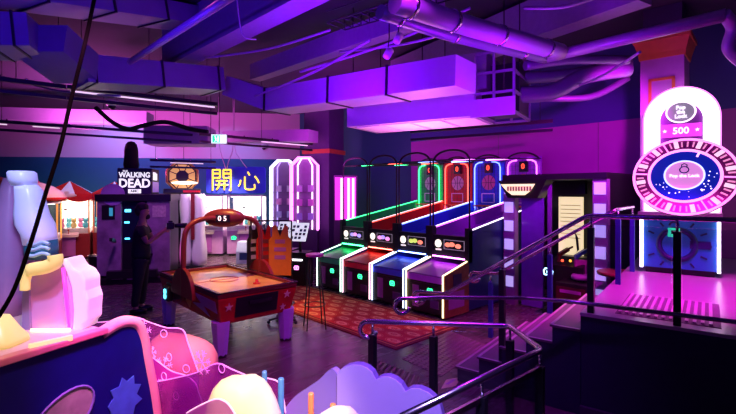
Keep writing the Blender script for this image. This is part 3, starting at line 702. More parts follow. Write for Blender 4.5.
# arch sign
def band(ro, ri, zc, zb, x0, x1, mbx):
    n = 24; po = [(math.cos(math.pi * k / n), math.sin(math.pi * k / n)) for k in range(n + 1)]
    A = [(1, None)] + po
    L = [(ro, zb)] + [(ro * c, zc + ro * s) for c, s in po] + [(-ro, zb)]
    I = [(ri, zb)] + [(ri * c, zc + ri * s) for c, s in po] + [(-ri, zb)]
    m = len(L); V = [(x, y, z) for x in (x0, x1) for pl in (L, I) for y, z in pl]; fs = []
    for i in range(m - 1):
        fs += [(i, i + 1, m + i + 1, m + i), (2 * m + i, 3 * m + i, 3 * m + i + 1, 2 * m + i + 1), (i, 2 * m + i, 2 * m + i + 1, i + 1), (m + i, m + i + 1, 3 * m + i + 1, 3 * m + i)]
    return mbx.add(V, fs)
band(.445, .255, 2.13, .83, .55, .72, MB()).build('lit_arch', neon('arch_white', (1, .78, 1), 3.2), t)
band(.455, .435, 2.13, .83, .53, .74, MB()).build('arch_rim', neon('arch_rim_pink', (1, .2, .85), 2.5), t)
n = 24
MB().prism([(.62, .25 * math.cos(math.pi * k / n), 2.13 + .25 * math.sin(math.pi * k / n)) for k in range(n + 1)] + [(.62, -.25, .9), (.62, .25, .9)], (.08, 0, 0)).build('arch_panel', mat('arch_panel_violet', (.16, .03, .22), .4), t)
sg = MB().lathe([(.165, 0), (.165, .03)], 32, (.60, 0, 2.23), True, (-1, 0, 0)).build('title_disc', mat('disc_grey', (.28, .26, .3), .4, emit=(.5, .45, .52), es=.35), t)
sg.data.transform(Matrix.Translation((0, 0, 2.23 * .14)) @ Matrix.Diagonal((1, 1, .86, 1)))
MB().tube([(.57, .17 * math.cos(2 * math.pi * k / 32), 2.23 + .145 * math.sin(2 * math.pi * k / 32)) for k in range(32)], .01, 6, True).build('disc_neon', neon('disc_white', (1, .85, 1), 1.5), sg)
for i, s_ in enumerate(('Pop', 'the', 'Lock')):
    text(s_, .072, (.563, 0, 2.293 - i * .062), 'title_lettering', neon('title_white', (1, .95, 1), 1.2), sg, bold=.003)
pl = MB().box(.59, .62, -.235, .235, 1.88, 2.065).build('prize_panel', neon('prize_magenta', (.8, .06, .75), .9), t)
text('500', .13, (.585, 0, 1.965), 'prize_number', neon('title_white', (1, .95, 1), 1.2), pl, bold=.003)
for y in (-.19, .19): MB().prism(star((y, 1.97), .028, lambda a_, c_: (.588, a_, c_)), (-.008, 0, 0)).build('prize_star', neon('title_white', (1, .95, 1), 1.2), pl)
# the tilted wheel
tl = R(29)
MWh = Matrix.Translation((-.02, -.06, 1.31)) @ Matrix.Identity(4) @ Matrix(((0, math.sin(tl), -math.cos(tl), 0), (-1, 0, 0, 0), (0, math.cos(tl), math.sin(tl), 0), (0, 0, 0, 1))) @ Matrix.Scale(.96, 4)
wh = MB(MWh).lathe([(.59, -.07), (.59, 0)], 64).build('wheel', mat('wheel_plum', (.3, .03, .22), .35), t)
cir = lambda r, z=0, n=64: [(r * math.cos(2 * math.pi * k / n), r * math.sin(2 * math.pi * k / n), z) for k in range(n)]
MB(MWh).tube(cir(.590, .005), .016, 8, True).build('outer_neon', neon('wheel_pink', (1, .22, .8), 2.2), wh)
MB(MWh).tube(cir(.405, .01), .018, 8, True).build('inner_neon', neon('wheel_rose', (1, .3, .8), 1.8), wh)
N_SR, N_SW, N_DV = neon('seg_rose', (.95, .3, .6), .9), neon('seg_white', (1, .6, .8), 1.2), neon('wheel_pink', (1, .22, .8), 2.2)
for i in range(48):
    a = 2 * math.pi * (i + .5) / 48; c_, s_ = math.cos(a), math.sin(a)
    nm_, m_, hwid, r0, r1 = ('segment_lamp', N_SW, .026, .455, .565) if i % 4 == 1 else ('segment_lamp', N_SR, .009, .47, .55)
    if i % 8 == 7: nm_, m_, hwid, r0, r1 = 'divider_lamp', N_DV, .007, .43, .585
    MB(MWh).bar((c_ * r0, s_ * r0, .006), (c_ * r1, s_ * r1, .006), hwid * 2, .012).build(nm_, m_, wh)
MB(MWh).lathe([(.385, .002), (.385, .008)], 56).build('wheel_glass', mat('wheel_blue', (.015, .03, .5), .08, emit=(.01, .03, .6), es=.35), wh)
cd = MB(MWh).lathe([(.22, .008), (.22, .02)], 48).build('centre_disc', neon('disc_rose', (.85, .3, .75), .75), wh)
MB(MWh).tube(cir(.222, .02, 48), .01, 6, True).build('centre_ring', neon('ring_pale', (.6, .7, 1), 1.5), cd)
text('Pop the Lock', .062, None, 'centre_lettering', neon('title_white', (1, .95, 1), 1.2), cd, M=MWh @ Matrix.Translation((0, -.015, .024)), bold=.001)
e_ = MB(MWh).tube([(.05 * math.cos(2 * math.pi * k / 20), .08 + .05 * math.sin(2 * math.pi * k / 20), .024) for k in range(20)], .009, 5, True)
e_.tube([(.03, .13, .024), (.03, .16, .024), (.0, .18, .024), (-.03, .16, .024), (-.03, .13, .024)], .008, 5)
e_.build('lock_symbol', mat('lock_ink', (.03, .06, .3), .4), cd)
MB(MWh).bar((.14, .29, .015), (.17, .37, .015), .022, .015).build('pointer', neon('pointer_rose', (1, .4, .6), 2), wh)
sp_ = MB(MWh)
for i in range(26):
    a = random.uniform(3.4, 6.9); r_ = random.uniform(.25, .36); sp_.ball((r_ * math.cos(a), r_ * math.sin(a), .012), random.uniform(.004, .012), 6, 4)
sp_.build('spark_lamps', neon('spark_white', (.9, .8, 1), 1.6), wh)
MB().lathe([(.10, 0), (.11, .03), (.085, .06)], 24, (-.10, -.05, .83)).build('push_button', neon('button_rose', (1, .6, .8), 2), t)

# ------------------------------------------------------------------ shooter booth between hoops and platform
BX, BY0, BY1 = 7.5, 2.57, 4.35
bw = (BY1 - BY0) / 2
t = thing('arcade_booth', 'dark walk-in arcade booth with two lit block pylons and a cream marquee', 'arcade booth', (BX, (BY0 + BY1) / 2, 0))
MB().box(-.1, 1.7, -bw, bw, 2.24, 2.34).build('roof', BLACK, t)
MB().box(1.62, 1.7, -bw, bw, 0, 2.24).build('rear_panel', BLACK, t)
MB().box(.05, 1.62, -bw, -bw + .04, 0, 2.24).build('side_panel', BLACK, t)
for s, nm in ((1, 'l'), (-1, 'r')):
    y = s * (bw - .11)
    py = MB().box(-.06, .08, y - .11, y + .11, 0, 2.24).build('pylon', mat('pylon_violet', (.32, .10, .42), .4), t)
    for i in range(6):
        z = .32 + i * .335
        MB().box(-.075, -.06, y - .085, y + .085, z, z + .19).build('lit_block', N_LILAC, py)
MB().box(.0, .04, bw - .72, bw - .32, .02, 2.2).build('glossy_panel', mat('gloss_violet', (.22, .06, .62), .12), t)
MB().box(.0, .04, bw - .86, bw - .80, .02, 2.2).build('frame_post', PURPLEP, t)
mq = MB().prism([(-.25, bw, 2.24), (-.25, bw - .90, 2.24), (-.2, bw - .72, 1.93), (-.2, bw - .16, 1.93)], (.28, 0, 0)).build('marquee', BLACK, t)
MB().prism([(-.262, bw - .06, 2.17), (-.262, bw - .70, 2.17), (-.262, bw - .62, 2.05), (-.262, bw - .52, 1.98), (-.262, bw - .28, 1.98), (-.262, bw - .18, 2.05)], (.012, 0, 0)).build('marquee_plate', N_CREAM, mq)
lt = MB()
for i in range(9): y = bw - .19 - i * .052; lt.box(-.268, -.262, y - .035, y, 2.05, 2.13)
lt.build('marquee_ornament', mat('ornament_brown', (.5, .38, .15), .5), mq)
# bright portrait screen inside
msc = mat('lit_room_screen', (.8, .7, .45), .4, emit=(1, .8, .45), es=.9, var=.3, scale=5)
sc_ = MB().box(.9, .94, -.36 + .22, -.36 + .66, .5, 1.94).build('portrait_screen', msc, t)
sl = MB()
for i in range(9): sl.box(.893, .9, -.36 + .26, -.36 + .62, 1.18 + i * .075, 1.19 + i * .075)
sl.build('blind_lines', mat('blind_line', (.35, .28, .15), .5), sc_)
MB().box(.89, .9, -.36 + .25, -.36 + .4, .56, .74).build('screen_figure', mat('screen_green', (.2, .3, .2), .5), sc_); 
MB().prism([(.892, -.36 + .36, .9), (.892, -.36 + .28, .98), (.892, -.36 + .3, 1.2), (.892, -.36 + .36, 1.3), (.892, -.36 + .32, .95)], (.006, 0, 0)).build('screen_figure', BLACK, sc_)
MB().box(.86, .95, -.36 + .16, -.36 + .72, 2.0, 2.24).build('screen_header', DARK, t)
# console with guns
c_ = MB().prism([(-.12, 0, 0), (-.12, 0, .82), (.15, 0, .95), (.35, 0, .95), (.35, 0, 0)], (0, -.55, 0)).build('gun_console', BLACK, t)
for y, m in ((-.12, mat('gun_maroon', (.15, .015, .02), .4)), (-.4, mat('gun_blue', (.05, .1, .5), .3))):
    g = MB().bar((-.05, y, .98), (.22, y - .05, 1.06), .05, .06).bar((.0, y, .99), (-.03, y, .86), .04, .05).tube([(.2, y - .05, 1.06), (.34, y - .07, 1.09)], .018, 8)
    g.build('light_gun', m, c_)
card_reader(c_, -.13, .0, .70, neon('reader_icy', (.35, .75, 1), 4), 1.5)
for y, z, m in ((-.2, .9, N_RED), (-.33, .91, neon('lamp_amber', (1, .4, .05), 2))): MB().ball((-.08, y, z), .022, 10, 6).build('start_button', m, c_)
# small red box sign and the counter
t = thing('prize_bin', 'low dark prize box with a red printed band under the bright portrait screen', 'prize box', (7.0, 2.95, 0))
MB().box(-.0, .35, -.24, .24, 0, .62).build('box_body', BLACK, t, .01)
MB().box(-.012, 0, -.22, .22, .36, .56).build('printed_band', mat('band_dim', (.07, .01, .012), .6), t)
MB().box(-.018, -.012, -.16, .16, .47, .52).build('band_stripe', PLATE, t)
t = thing('counter_ledge', 'small round red ledge table in front of the right lit pylon', 'ledge table', (7.05, 2.28, 0))
MB().lathe([(.28, .84), (.29, .87), (.28, .89)], 28).build('table_top', mat('ledge_maroon', (.2, .02, .03), .4), t)
MB().tube([(0, 0, .03), (0, 0, .84)], .03, 10).build('post', DARK, t); MB().lathe([(.2, 0), (.19, .03), (.03, .04)], 24).build('foot_plate', DARK, t)
t = thing('stool', 'magenta barrel backed stool in front of the bright portrait screen', 'stool', (7.35, 2.93, .0))
MB().lathe([(.12, .64), (.15, .66), (.15, .70), (.13, .72)], 20).build('seat', PLATE, t)
MB().prism([(.14 * math.cos(a), .14 * math.sin(a), .72) for a in [R(-70 + i * 14) for i in range(11)]] + [(.115 * math.cos(a), .115 * math.sin(a), .72) for a in [R(70 - i * 14) for i in range(11)]], (0, 0, .22)).build('backrest', mat('stool_magenta', (.55, .05, .4), .4), t)
for k in range(4): MB().tube([(.09 * math.cos(R(45 + 90 * k)), .09 * math.sin(R(45 + 90 * k)), .64), (.16 * math.cos(R(45 + 90 * k)), .16 * math.sin(R(45 + 90 * k)), 0)], .012, 6).build('leg', DARK, t)

# ------------------------------------------------------------------ railings
GR = glass('rail_glass', (.93, .93, 1), .2)
m_post = mat('post_dark', (.012, .012, .02), .35, .3); m_post_lit = mat('post_blue', (.03, .06, .35), .35, .2)  # far posts carry the blue light in their colour
def railing(label, pts, r=.024, posts=(), low=None, glass_span=None, curl=None, post_m=None):
    t = thing('handrail', label, 'handrail', (pts[0].x, pts[0].y, 0))
    o = Vector((pts[0].x, pts[0].y, 0)); P = [Vector(p) - o for p in pts]
    q = [P[0]]
    for i in range(1, len(P) - 1):
        a = (P[i - 1] - P[i]).normalized() * .05; c = (P[i + 1] - P[i]).normalized() * .05
        q += [P[i] + a, P[i] + (a + c) * .22, P[i] + c]
    q.append(P[-1])
    if curl:
        d0 = (q[0] - q[1]).normalized(); rr = .07
        q = [q[0] + d0 * rr * math.sin(R(a)) + Vector((0, 0, -rr + rr * math.cos(R(a)))) for a in range(260, 0, -26)] + q
    MB().tube(q, r, 10).build('rail_pipe', CHROME, t)
    for x, y, ztop, zbot in posts:
        p = Vector((x, y, 0)) - o
        s_ = MB().bar((p.x, p.y, zbot), (p.x, p.y, ztop - .11), .055, .055, (E1.x, E1.y, 0)).build('post', post_m or m_post, t)
        MB().tube([(p.x, p.y, ztop - .12), (p.x, p.y, ztop - .015)], .011, 8).build('bracket', CHROME, s_)
    if low is not None:
        for i in range(len(P) - 1):
            a, c = P[i], P[i + 1]
            MB().bar(a + Vector((0, 0, -low)), c + Vector((0, 0, -low)), .02, .035).build('lower_rail', CHROME, t)
    if glass_span:
        for a, c, z0a, z0c, off in glass_span:
            a, c = Vector(a) - o, Vector(c) - o
            MB().prism([(a.x, a.y, z0a), (c.x, c.y, z0c), (c.x, c.y, c.z - off), (a.x, a.y, a.z - off)], (.008, .004, 0)).build('glass_panel', GR, t)
    return t
ph = .885
def PH(a, b_, z): p = PL(a, b_, z); return p
# near stair rail then along the platform front
yb = -(NR - .3) * GO
ns = [PH(.06, yb - .34, ph), PH(.06, yb, ph + .02), PH(.06, .05, PZ + ph), PH(.06, 4.0, PZ + ph)]
def ppt(b_, z, zb, a=.06): p = PL(a, b_); return (p.x, p.y, z, zb)
railing('steel handrail rising along the near side of the stairs and across the platform front', ns, .022,
        [ppt(.08, PZ + ph, 0), ppt(.73, PZ + ph, PZ), ppt(2.2, PZ + ph, PZ), ppt(-.75, ph + .47, .3)], None,
        [(PH(.06, .12, PZ + ph), PH(.06, .69, PZ + ph), PZ + .1, PZ + .1, .08), (PH(.06, .77, PZ + ph), PH(.06, 3.8, PZ + ph), PZ + .1, PZ + .1, .08)], True, m_post)
fs_ = [PH(1.62, yb - .34, ph), PH(1.62, yb, ph + .02), PH(1.62, .05, PZ + ph), PH(2.75, .1, PZ + ph)]
railing('steel handrail on the far side of the stairs leading up to the round lock game', fs_, .022,
        [ppt(yb - .1, ph, 0, 1.62), ppt(-.7, ph + .45, .3, 1.62), ppt(.08, PZ + ph, 0, 1.62), ppt(.1, PZ + ph, PZ, 2.7)], None, None, True, m_post_lit)
# low rail in front of the platform wall
lo = [gp(402, 298.5, 1.06), gp(440, 297.6, 1.06), gp(525, 298, 1.06), gp(571, 301.5, 1.06), gp(752, 324, 1.06)]
railing('low steel handrail running level in front of the dark platform wall', lo, .018, [], None, None, True)
# near ramp railing
n0, n1_, n2_, n3_ = gp(368, 321.5, .92), gp(509, 326, .92), gp(541.5, 350, .92), gp(400, 418, .92)
def gpt(px, py, z, zb=0): p = gp(px, py, z); return (p.x, p.y, z, zb)
railing('near steel handrail with glass that turns a sharp corner in front of the stairs', [n0, gp(435, 323.5, .92), n1_, n2_, n3_], .022,
        [gpt(372.5, 321.7, .92), gpt(433.5, 323.3, .92), gpt(510, 327, .92), gpt(540, 351, .92), gpt(482, 378, .92)], None,
        [(gp(374, 321.5, .92), gp(432, 323, .92), .1, .1, .06), (gp(435, 323.5, .92), gp(508, 326, .92), .1, .1, .06), (gp(538, 352, .92), gp(484, 377.5, .92), .1, .1, .14), (gp(480, 379, .92), n3_, .1, .1, .14)], True)
a, c = gp(541, 351, .92), gp(404, 416, .92); a.z = c.z = .80
tag(MB().bar(a, c, .02, .035).build('glass_clamp_bar', CHROME), 'steel clamp bar along the top of the nearest glass under the cornered handrail', 'clamp bar')

# ------------------------------------------------------------------ tall bar table
p = gp(314, 331); p = W(6.75, -.80)
t = thing('bar_table', 'tall round magenta bar table on thin black legs beside the rug', 'bar table', tuple(p))
MB().lathe([(.13, 1.07), (.135, 1.09), (.13, 1.11)], 28).build('table_top', mat('top_magenta', (.7, .05, .5), .3), t)
for k in range(4):
    a = R(20 + 90 * k); MB().tube([(.09 * math.cos(a), .09 * math.sin(a), 1.07), (.2 * math.cos(a), .2 * math.sin(a), 0)], .009, 6).build('leg', BLACK, t)
MB().tube(arc((0, 0), .16, 0, 360, 20, lambda x, y: (x, y, .35))[:-1], .007, 5, True).build('foot_ring', BLACK, t)
p = gp(277, 322)
t = thing('swivel_chair_base', 'black five star swivel stool behind the near end of the air hockey table', 'stool', tuple(W(7.0, -1.32)))
for k in range(5):
    a = R(72 * k + 10); MB().tube([(0, 0, .1), (.22 * math.cos(a), .22 * math.sin(a), .06)], .018, 6).build('leg', BLACK, t); MB().ball((.22 * math.cos(a), .22 * math.sin(a), .028), .028, 8, 6).build('caster', BLACK, t)
MB().tube([(0, 0, .08), (0, 0, .5)], .025, 8).build('column', BLACK, t); MB().lathe([(.17, .5), (.18, .53), (.17, .57)], 20).build('seat', BLACK, t)

# ------------------------------------------------------------------ jersey rack
FA = math.atan2(FW.y, FW.x)
rp_ = W(8.0, -1.72)
t = thing('garment_rack', 'black metal garment rack standing behind the air hockey table', 'garment rack', tuple(rp_), FA)
rk = MB()
for y in (-.36, .36):
    MB().tube([(0, y, .03), (0, y, 1.52)], .014, 8).build('upright', BLACK, t); MB().bar((-.22, y, .02), (.22, y, .02), .04, .03).build('foot', BLACK, t)
MB().tube([(0, -.37, 1.52), (0, .37, 1.52)], .014, 8).build('hanging_bar', BLACK, t)
def jersey(x, y, label, m, m2, wdt, rot):
    j = thing('jersey', label, 'jersey', tuple(rp_ + Matrix.Rotation(FA, 3, 'Z') @ Vector((x, y, 0))), FA + rot, 'jerseys on the rack')
    pr = [(-.5, .55), (-.5, 1.18), (-.36, 1.24), (-.34, 1.42), (-.2, 1.45), (-.1, 1.36), (.1, 1.36), (.2, 1.45), (.34, 1.42), (.36, 1.24), (.5, 1.18), (.5, .55)]
    nf = 9; g = MB()
    g.prism([(0, u * wdt, z) for u, z in pr], (.035, 0, 0)); g.build('cloth', m, j, .008)
    MB().tube([(.017, 0, 1.36), (.017, 0, 1.44), (.017, .03, 1.50), (.017, .0, 1.535), (.017, -.02, 1.52)], .005, 5).build('hanger_hook', CHROME, j)
    b_ = MB()
    for z, w_ in ((1.12, .22), (.98, .26), (.84, .24)): b_.box(-.006, 0, -w_ * wdt, w_ * wdt, z, z + .07)
    b_.build('printed_band', m2, j)
    MB().prism([(-.004, -.1 * wdt, 1.36), (-.004, .1 * wdt, 1.36), (-.004, 0, 1.24)], (.002, 0, 0)).build('neckline', BLACK, j)
jersey(-.02, -.16, 'orange jersey with violet printed bands hanging at the front of the rack', ORANGE, PLATE, .40, 0)
jersey(.02, .12, 'red jersey hanging between the dark and the orange one', RED, mat('band_maroon', (.2, .02, .03), .6), .30, R(25))
jersey(.03, .31, 'dark jersey with pale bands hanging at the left end of the rack', BLACK, mat('band_lilac', (.5, .4, .6), .6), .26, R(40))

# ------------------------------------------------------------------ zombie shooter booth
zp = W(10.15, -5.25)
t = thing('shooter_booth', 'grey two-player shooter booth with a white lettered title box on top', 'arcade booth', tuple(zp), FA + R(15))
m_z = mat('worn_grey', (.30, .24, .32), .55, var=.7, scale=4.5)
bwz = .74
for s in (1, -1):
    y = s * .5
    MB().box(-.12, 0, y - .24, y + .24, .18, 1.82).build('front_panel', m_z, t, .01)
MB().box(.0, 1.2, -bwz, bwz, .1, 1.82).build('cabinet_body', BLACK, t)
MB().box(-.18, 1.25, -bwz - .03, bwz + .03, 1.82, 1.98).build('canopy', BLACK, t, .01)
MB().box(-.25, 1.2, -bwz, bwz, 0, .14).build('base', BLACK, t, .02)
MB().box(-.135, -.12, .38, .64, 1.42, 1.74).build('side_window', BLACK, t); MB().box(-.14, -.135, .42, .49, 1.5, 1.68).build('window_glow', mat('dim_cyan', (.05, .3, .4), .4, emit=(.05, .5, .7), es=.5), t)
gsc = MB().box(-.04, -.0, -.25, .25, .9, 1.8).build('game_screen', mat('screen_dark', (.01, .02, .05), .1), t)
for y, z, w_, h_ in ((.14, 1.58, .12, .06), (.16, 1.33, .1, .035), (.15, .97, .1, .03)): MB().box(-.05, -.04, y - w_ / 2, y + w_ / 2, z, z + h_).build('screen_glow', N_CYAN, gsc)
MB().box(-.135, -.12, -.66, -.38, 1.46, 1.72).build('poster', mat('poster_pale', (.55, .6, .45), .5, var=.6, scale=20), t)
for s in (1, -1):
    MB().bar((-.25, s * .35, .95), (-.55, s * .35, 1.02), .06, .07).build('light_gun', BLACK, t)
for y in (.3, -.0): MB().box(-.26, -.25, y - .11, y + .11, .12 if y else .1, .28 if y else .25).build('pedal_plate', mat('pedal_violet', (.5, .2, .6), .4), t)
MB().box(-.32, -.02, -.5, .5, .14, .3).build('step', BLACK, t)
tb = MB().box(-.1, .75, -.36, .34, 1.98, 2.56).build('title_box', mat('title_violet', (.02, .006, .07), .5), t, .01)
tw = neon('sign_white', (.95, .9, 1), 1.1)
text('THE', .06, (-.104, .18, 2.49), 'title_lettering', tw, tb)
text('WALKING', .16, (-.104, -.01, 2.405), 'title_lettering', tw, tb, sx=.86, bold=.004)
text('DEAD', .27, (-.104, -.01, 2.215), 'title_lettering', tw, tb, sx=.9, bold=.007)
MB().box(-.108, -.1, -.14, .12, 2.0, 2.09).build('logo_plate', tw, tb)
text('AMC', .08, (-.110, -.01, 2.045), 'logo_lettering', BLACK, tb, bold=.002)
sd_ = MB()
for i, (x0, x1, z0, z1) in enumerate(((.05, .2, 2.3, 2.48), (.24, .34, 2.3, 2.48), (.38, .5, 2.3, 2.46))): sd_.box(x0, x1, -.366, -.36, z0, z1)
sd_.build('side_lettering_block', tw, tb)
MB().box(.0, .7, -.364, -.36, 2.02, 2.26).build('side_picture', mat('pic_violet', (.4, .25, .7), .4, emit=(.35, .15, .8), es=.5, var=.7, scale=8), tb)
MB().lathe([(.24, -.02), (.24, 0)], 24, (-.14, .42, 1.97), True, (-1, 0, 0)).build('saw_ornament', mat('saw_lilac', (.5, .35, .7), .4), t)
# hooded topper on top
p = W(10.55, -5.55)
t = thing('topper_statue', 'dark hooded statue on top of the title box of the shooter booth', 'statue', (p.x, p.y, 2.56), FA)
MB().lathe([(.15, 0), (.17, .1), (.15, .3), (.15, .42), (.14, .5), (.12, .58), (.07, .64), (.0, .66)], 20).build('cloak', mat('cloak_brown', (.025, .012, .014), .8), t)
MB().ball((-.1, 0, .5), (.05, .07, .09), 12, 8).build('hood_face', mat('hood_maroon', (.08, .015, .015), .6), t)

# waste bin by the booth
p = W(10.2, -6.15)
t = thing('waste_bin', 'black waste bin at the left side of the shooter booth', 'bin', tuple(p))
MB().lathe([(.13, 0), (.15, .02), (.17, .56), (.175, .58)], 20).build('bin_body', BLACK, t); MB().tube(arc((0, 0), .17, 0, 360, 24, lambda x, y: (x, y, .59))[:-1], .012, 6, True).build('bin_rim', CHROME, t)

# ------------------------------------------------------------------ claw machines
def claw(p, rz, label, wd, hg, canopy, pc_, lit, front, grp, cone=False, plush=((.1, .6, .7), (.7, .2, .4), (.8, .6, .2))):
    t = thing('claw_machine', label, 'claw machine', tuple(p), rz, grp)
    h = wd / 2; zb = hg * .33; zt = hg * .78
    MB().box(0, wd, -h, h, .06, zb).build('base_cabinet', front, t, .01)
    MB().box(.04, wd - .04, -h + .04, h - .04, 0, .06).build('plinth', BLACK, t)
    MB().box(wd - .04, wd, -h + .03, h - .03, zb, zt).build('rear_panel', lit, t)
    MB().box(.03, wd - .05, -h + .03, h - .03, zb, zb + .16).build('prize_bed', mat('bed_white', (.85, .8, .8), .6), t)
    for i in range(7):
        c = mat('plush_%d' % (i % 3) + grp[:3], plush[i % 3], .9)
        y = -h + .12 + i * (wd - .24) / 6; x = .18 + (i % 2) * .22
        q = MB().ball((x, y, zb + .24), (.08, .08, .1), 12, 8); q.ball((x, y, zb + .38), .07, 12, 8); q.ball((x, y + .05, zb + .44), .025, 8, 6); q.ball((x, y - .05, zb + .44), .025, 8, 6)
        q.build('plush_toy', c, t)
    for y in (-h + .02, h - .02):
        for x in (.02, wd - .02): MB().box(x - .02, x + .02, y - .02, y + .02, zb, zt).build('corner_post', pc_, t)
    MB().box(.0, .01, -h + .04, h - .04, zb + .02, zt).build('front_glass', GLASS, t)
    MB().box(0, wd, -h, h, zt, zt + .05).build('ceiling_tray', WHITE, t)
    MB().box(.1, wd - .1, -h + .1, h - .1, zt - .015, zt).build('top_lamp', neon('claw_lamp' , (1, .88, .78), 6), t)
    cl = MB().tube([(wd * .45, .1, zt), (wd * .45, .1, zt - .3)], .01, 6)
    cl.lathe([(.05, 0), (.05, .08)], 12, (wd * .45, .1, zt - .38))
    for k in range(3): a = 2 * math.pi * k / 3; cl.tube([(wd * .45 + .04 * math.cos(a), .1 + .04 * math.sin(a), zt - .36), (wd * .45 + .11 * math.cos(a), .1 + .11 * math.sin(a), zt - .45), (wd * .45 + .05 * math.cos(a), .1 + .05 * math.sin(a), zt - .54)], .008, 5)
    cl.build('claw', CHROME, t)
    if canopy:
        ap = (wd / 2, 0, hg); e = .06
        cor = [(-e, -h - e), (wd + e, -h - e), (wd + e, h + e), (-e, h + e)]
        z0 = zt + .12; ra, wa = MB(), MB()
        for i in range(4):
            a, c = cor[i], cor[(i + 1) % 4]
            for k in range(3):
                p0 = (a[0] + (c[0] - a[0]) * k / 3, a[1] + (c[1] - a[1]) * k / 3, z0); p1 = (a[0] + (c[0] - a[0]) * (k + 1) / 3, a[1] + (c[1] - a[1]) * (k + 1) / 3, z0)
                (wa if k == 1 else ra).add([p0, p1, ap], [(0, 1, 2)])
        ra.build('tent_roof', RED, t); wa.build('tent_stripe', mat('tent_white', (.85, .8, .78), .5), t)
        va = MB(); na = 5
        for i in range(4):
            a, c = Vector(cor[i]), Vector(cor[(i + 1) % 4]); L_ = c - a; nrm = Vector((L_.y, -L_.x)).normalized() * .012
            pts = [(a + L_ * s_, z0) for s_ in (0, 1)]
            poly = [(a.x, a.y, z0 + .01)] + [(a.x + L_.x * u, a.y + L_.y * u, z0 - .16 - .08 * abs(math.sin(u * math.pi * 2.0))) for u in [k / 16 for k in range(17)]] + [(c.x, c.y, z0 + .01)]
            va.prism(poly, (nrm.x, nrm.y, 0))
        va.build('valance', RED, t)
        pq = MB().ball((-e - .02, 0, z0 - .04), (.015, .26, .055), 16, 8).ball((-e - .02, 0, z0 + .05), (.012, .07, .04), 12, 6)
        pq.build('canopy_plaque', mat('plaque_cream', (.8, .7, .68), .4), t)
    for y in (.0,):
        MB().box(-.05, 0, -.22, .16, .12, zb - .06).build('prize_door', PLATE, t, .01)
    MB().prism([(-.14, -.3, zb - .02), (-.14, .2, zb - .02), (0, .2, zb + .04), (0, -.3, zb + .04)], (0, 0, -.07)).build('control_shelf', mat('shelf_pale', (.8, .65, .6), .4), t)
    card_reader(t, -.01, .33 if wd > .9 else .28, zb * .72, N_GRN, 1.3)
    MB().tube([(-.08, -.05, zb), (-.08, -.05, zb + .1)], .01, 6).ball((-.08, -.05, zb + .12), .025, 8, 6).build('joystick', RED, t)
    return t
m_litw = mat('lit_back_warm', (.9, .8, .7), .5, emit=(1, .82, .62), es=1.5, var=.35, scale=6)
m_litc = mat('lit_back_cool', (.9, .8, .85), .5, emit=(1, .72, .95), es=1.3, var=.25, scale=6)
m_postr = mat('post_orange', (.8, .35, .15), .4)
claw(W(13.3, -8.9), FA + R(26), 'red and white tented claw machine, the middle one of three in view', 1.15, 2.36, True, m_postr, m_litw, REDD, 'claw machines with tented tops')
claw(W(14.0, -7.92), FA + R(26), 'red and white tented claw machine half hidden behind the shooter booth', 1.1, 2.36, True, m_postr, m_litw, REDD, 'claw machines with tented tops')
t = claw(W(11.4, -8.55), FA + R(30), 'orange framed claw machine with a domed white top behind the white ice figure', 1.15, 2.2, False, mat('post_amber', (.9, .4, .08), .4, emit=(1, .4, .08), es=.6), mat('dark_back', (.02, .04, .05), .5), REDD, 'claw machines with tented tops', plush=((.05, .6, .65), (.1, .5, .6), (.05, .6, .65)))
MB().lathe([(.72, 0), (.72, .05), (.62, .2), (.42, .34), (.2, .42), (.0, .46)], 28, (.57, 0, 1.84)).build('dome_canopy', mat('dome_white', (.8, .65, .7), .4), t)
MB().lathe([(.74, -.06), (.76, .04)], 28, (.57, 0, 1.84)).build('dome_rim', RED, t); MB().lathe([(.2, 0), (.1, .12), (.0, .3)], 16, (.57, 0, 2.21)).build('tip', RED, t)
claw(W(14.2, -5.15), FA + R(6), 'white and pink claw machine under the left half of the yellow neon sign', 1.1, 2.4, False, WHITE, m_litc, mat('base_pink', (.6, .3, .6), .4), 'white claw machines by the far wall')
claw(W(14.3, -3.92), FA + R(6), 'white and pink claw machine under the right half of the yellow neon sign', 1.1, 2.4, False, WHITE, m_litc, mat('base_pink', (.6, .3, .6), .4), 'white claw machines by the far wall')
p = W(12.6, -3.7)
t = thing('ticket_kiosk', 'low pale blue kiosk standing before the white claw machines', 'kiosk', tuple(p), FA)
MB().prism([(0, 0, 0), (0, 0, .35), (.12, 0, .62), (.45, 0, .62), (.45, 0, 0)], (0, -.5, 0)).build('kiosk_body', mat('kiosk_blue', (.5, .6, .85), .4), t, .02)
MB().box(-.01, 0, -.4, -.1, .12, .32).build('kiosk_panel', NAVY, t)
p = W(13.0, -11.0)
t = thing('photo_booth', 'dark orange cabinet at the far left edge behind the white ice figure', 'cabinet', tuple(p), FA)
MB().box(-.3, .6, -1.1, .9, 0, 2.15).build('cabinet_body', mat('cab_brown', (.12, .05, .03), .5), t)
MB().ball((-.2, -.2, 2.2), (.3, .75, .28), 20, 10).build('round_top', mat('cab_orange', (.6, .2, .06), .4), t)

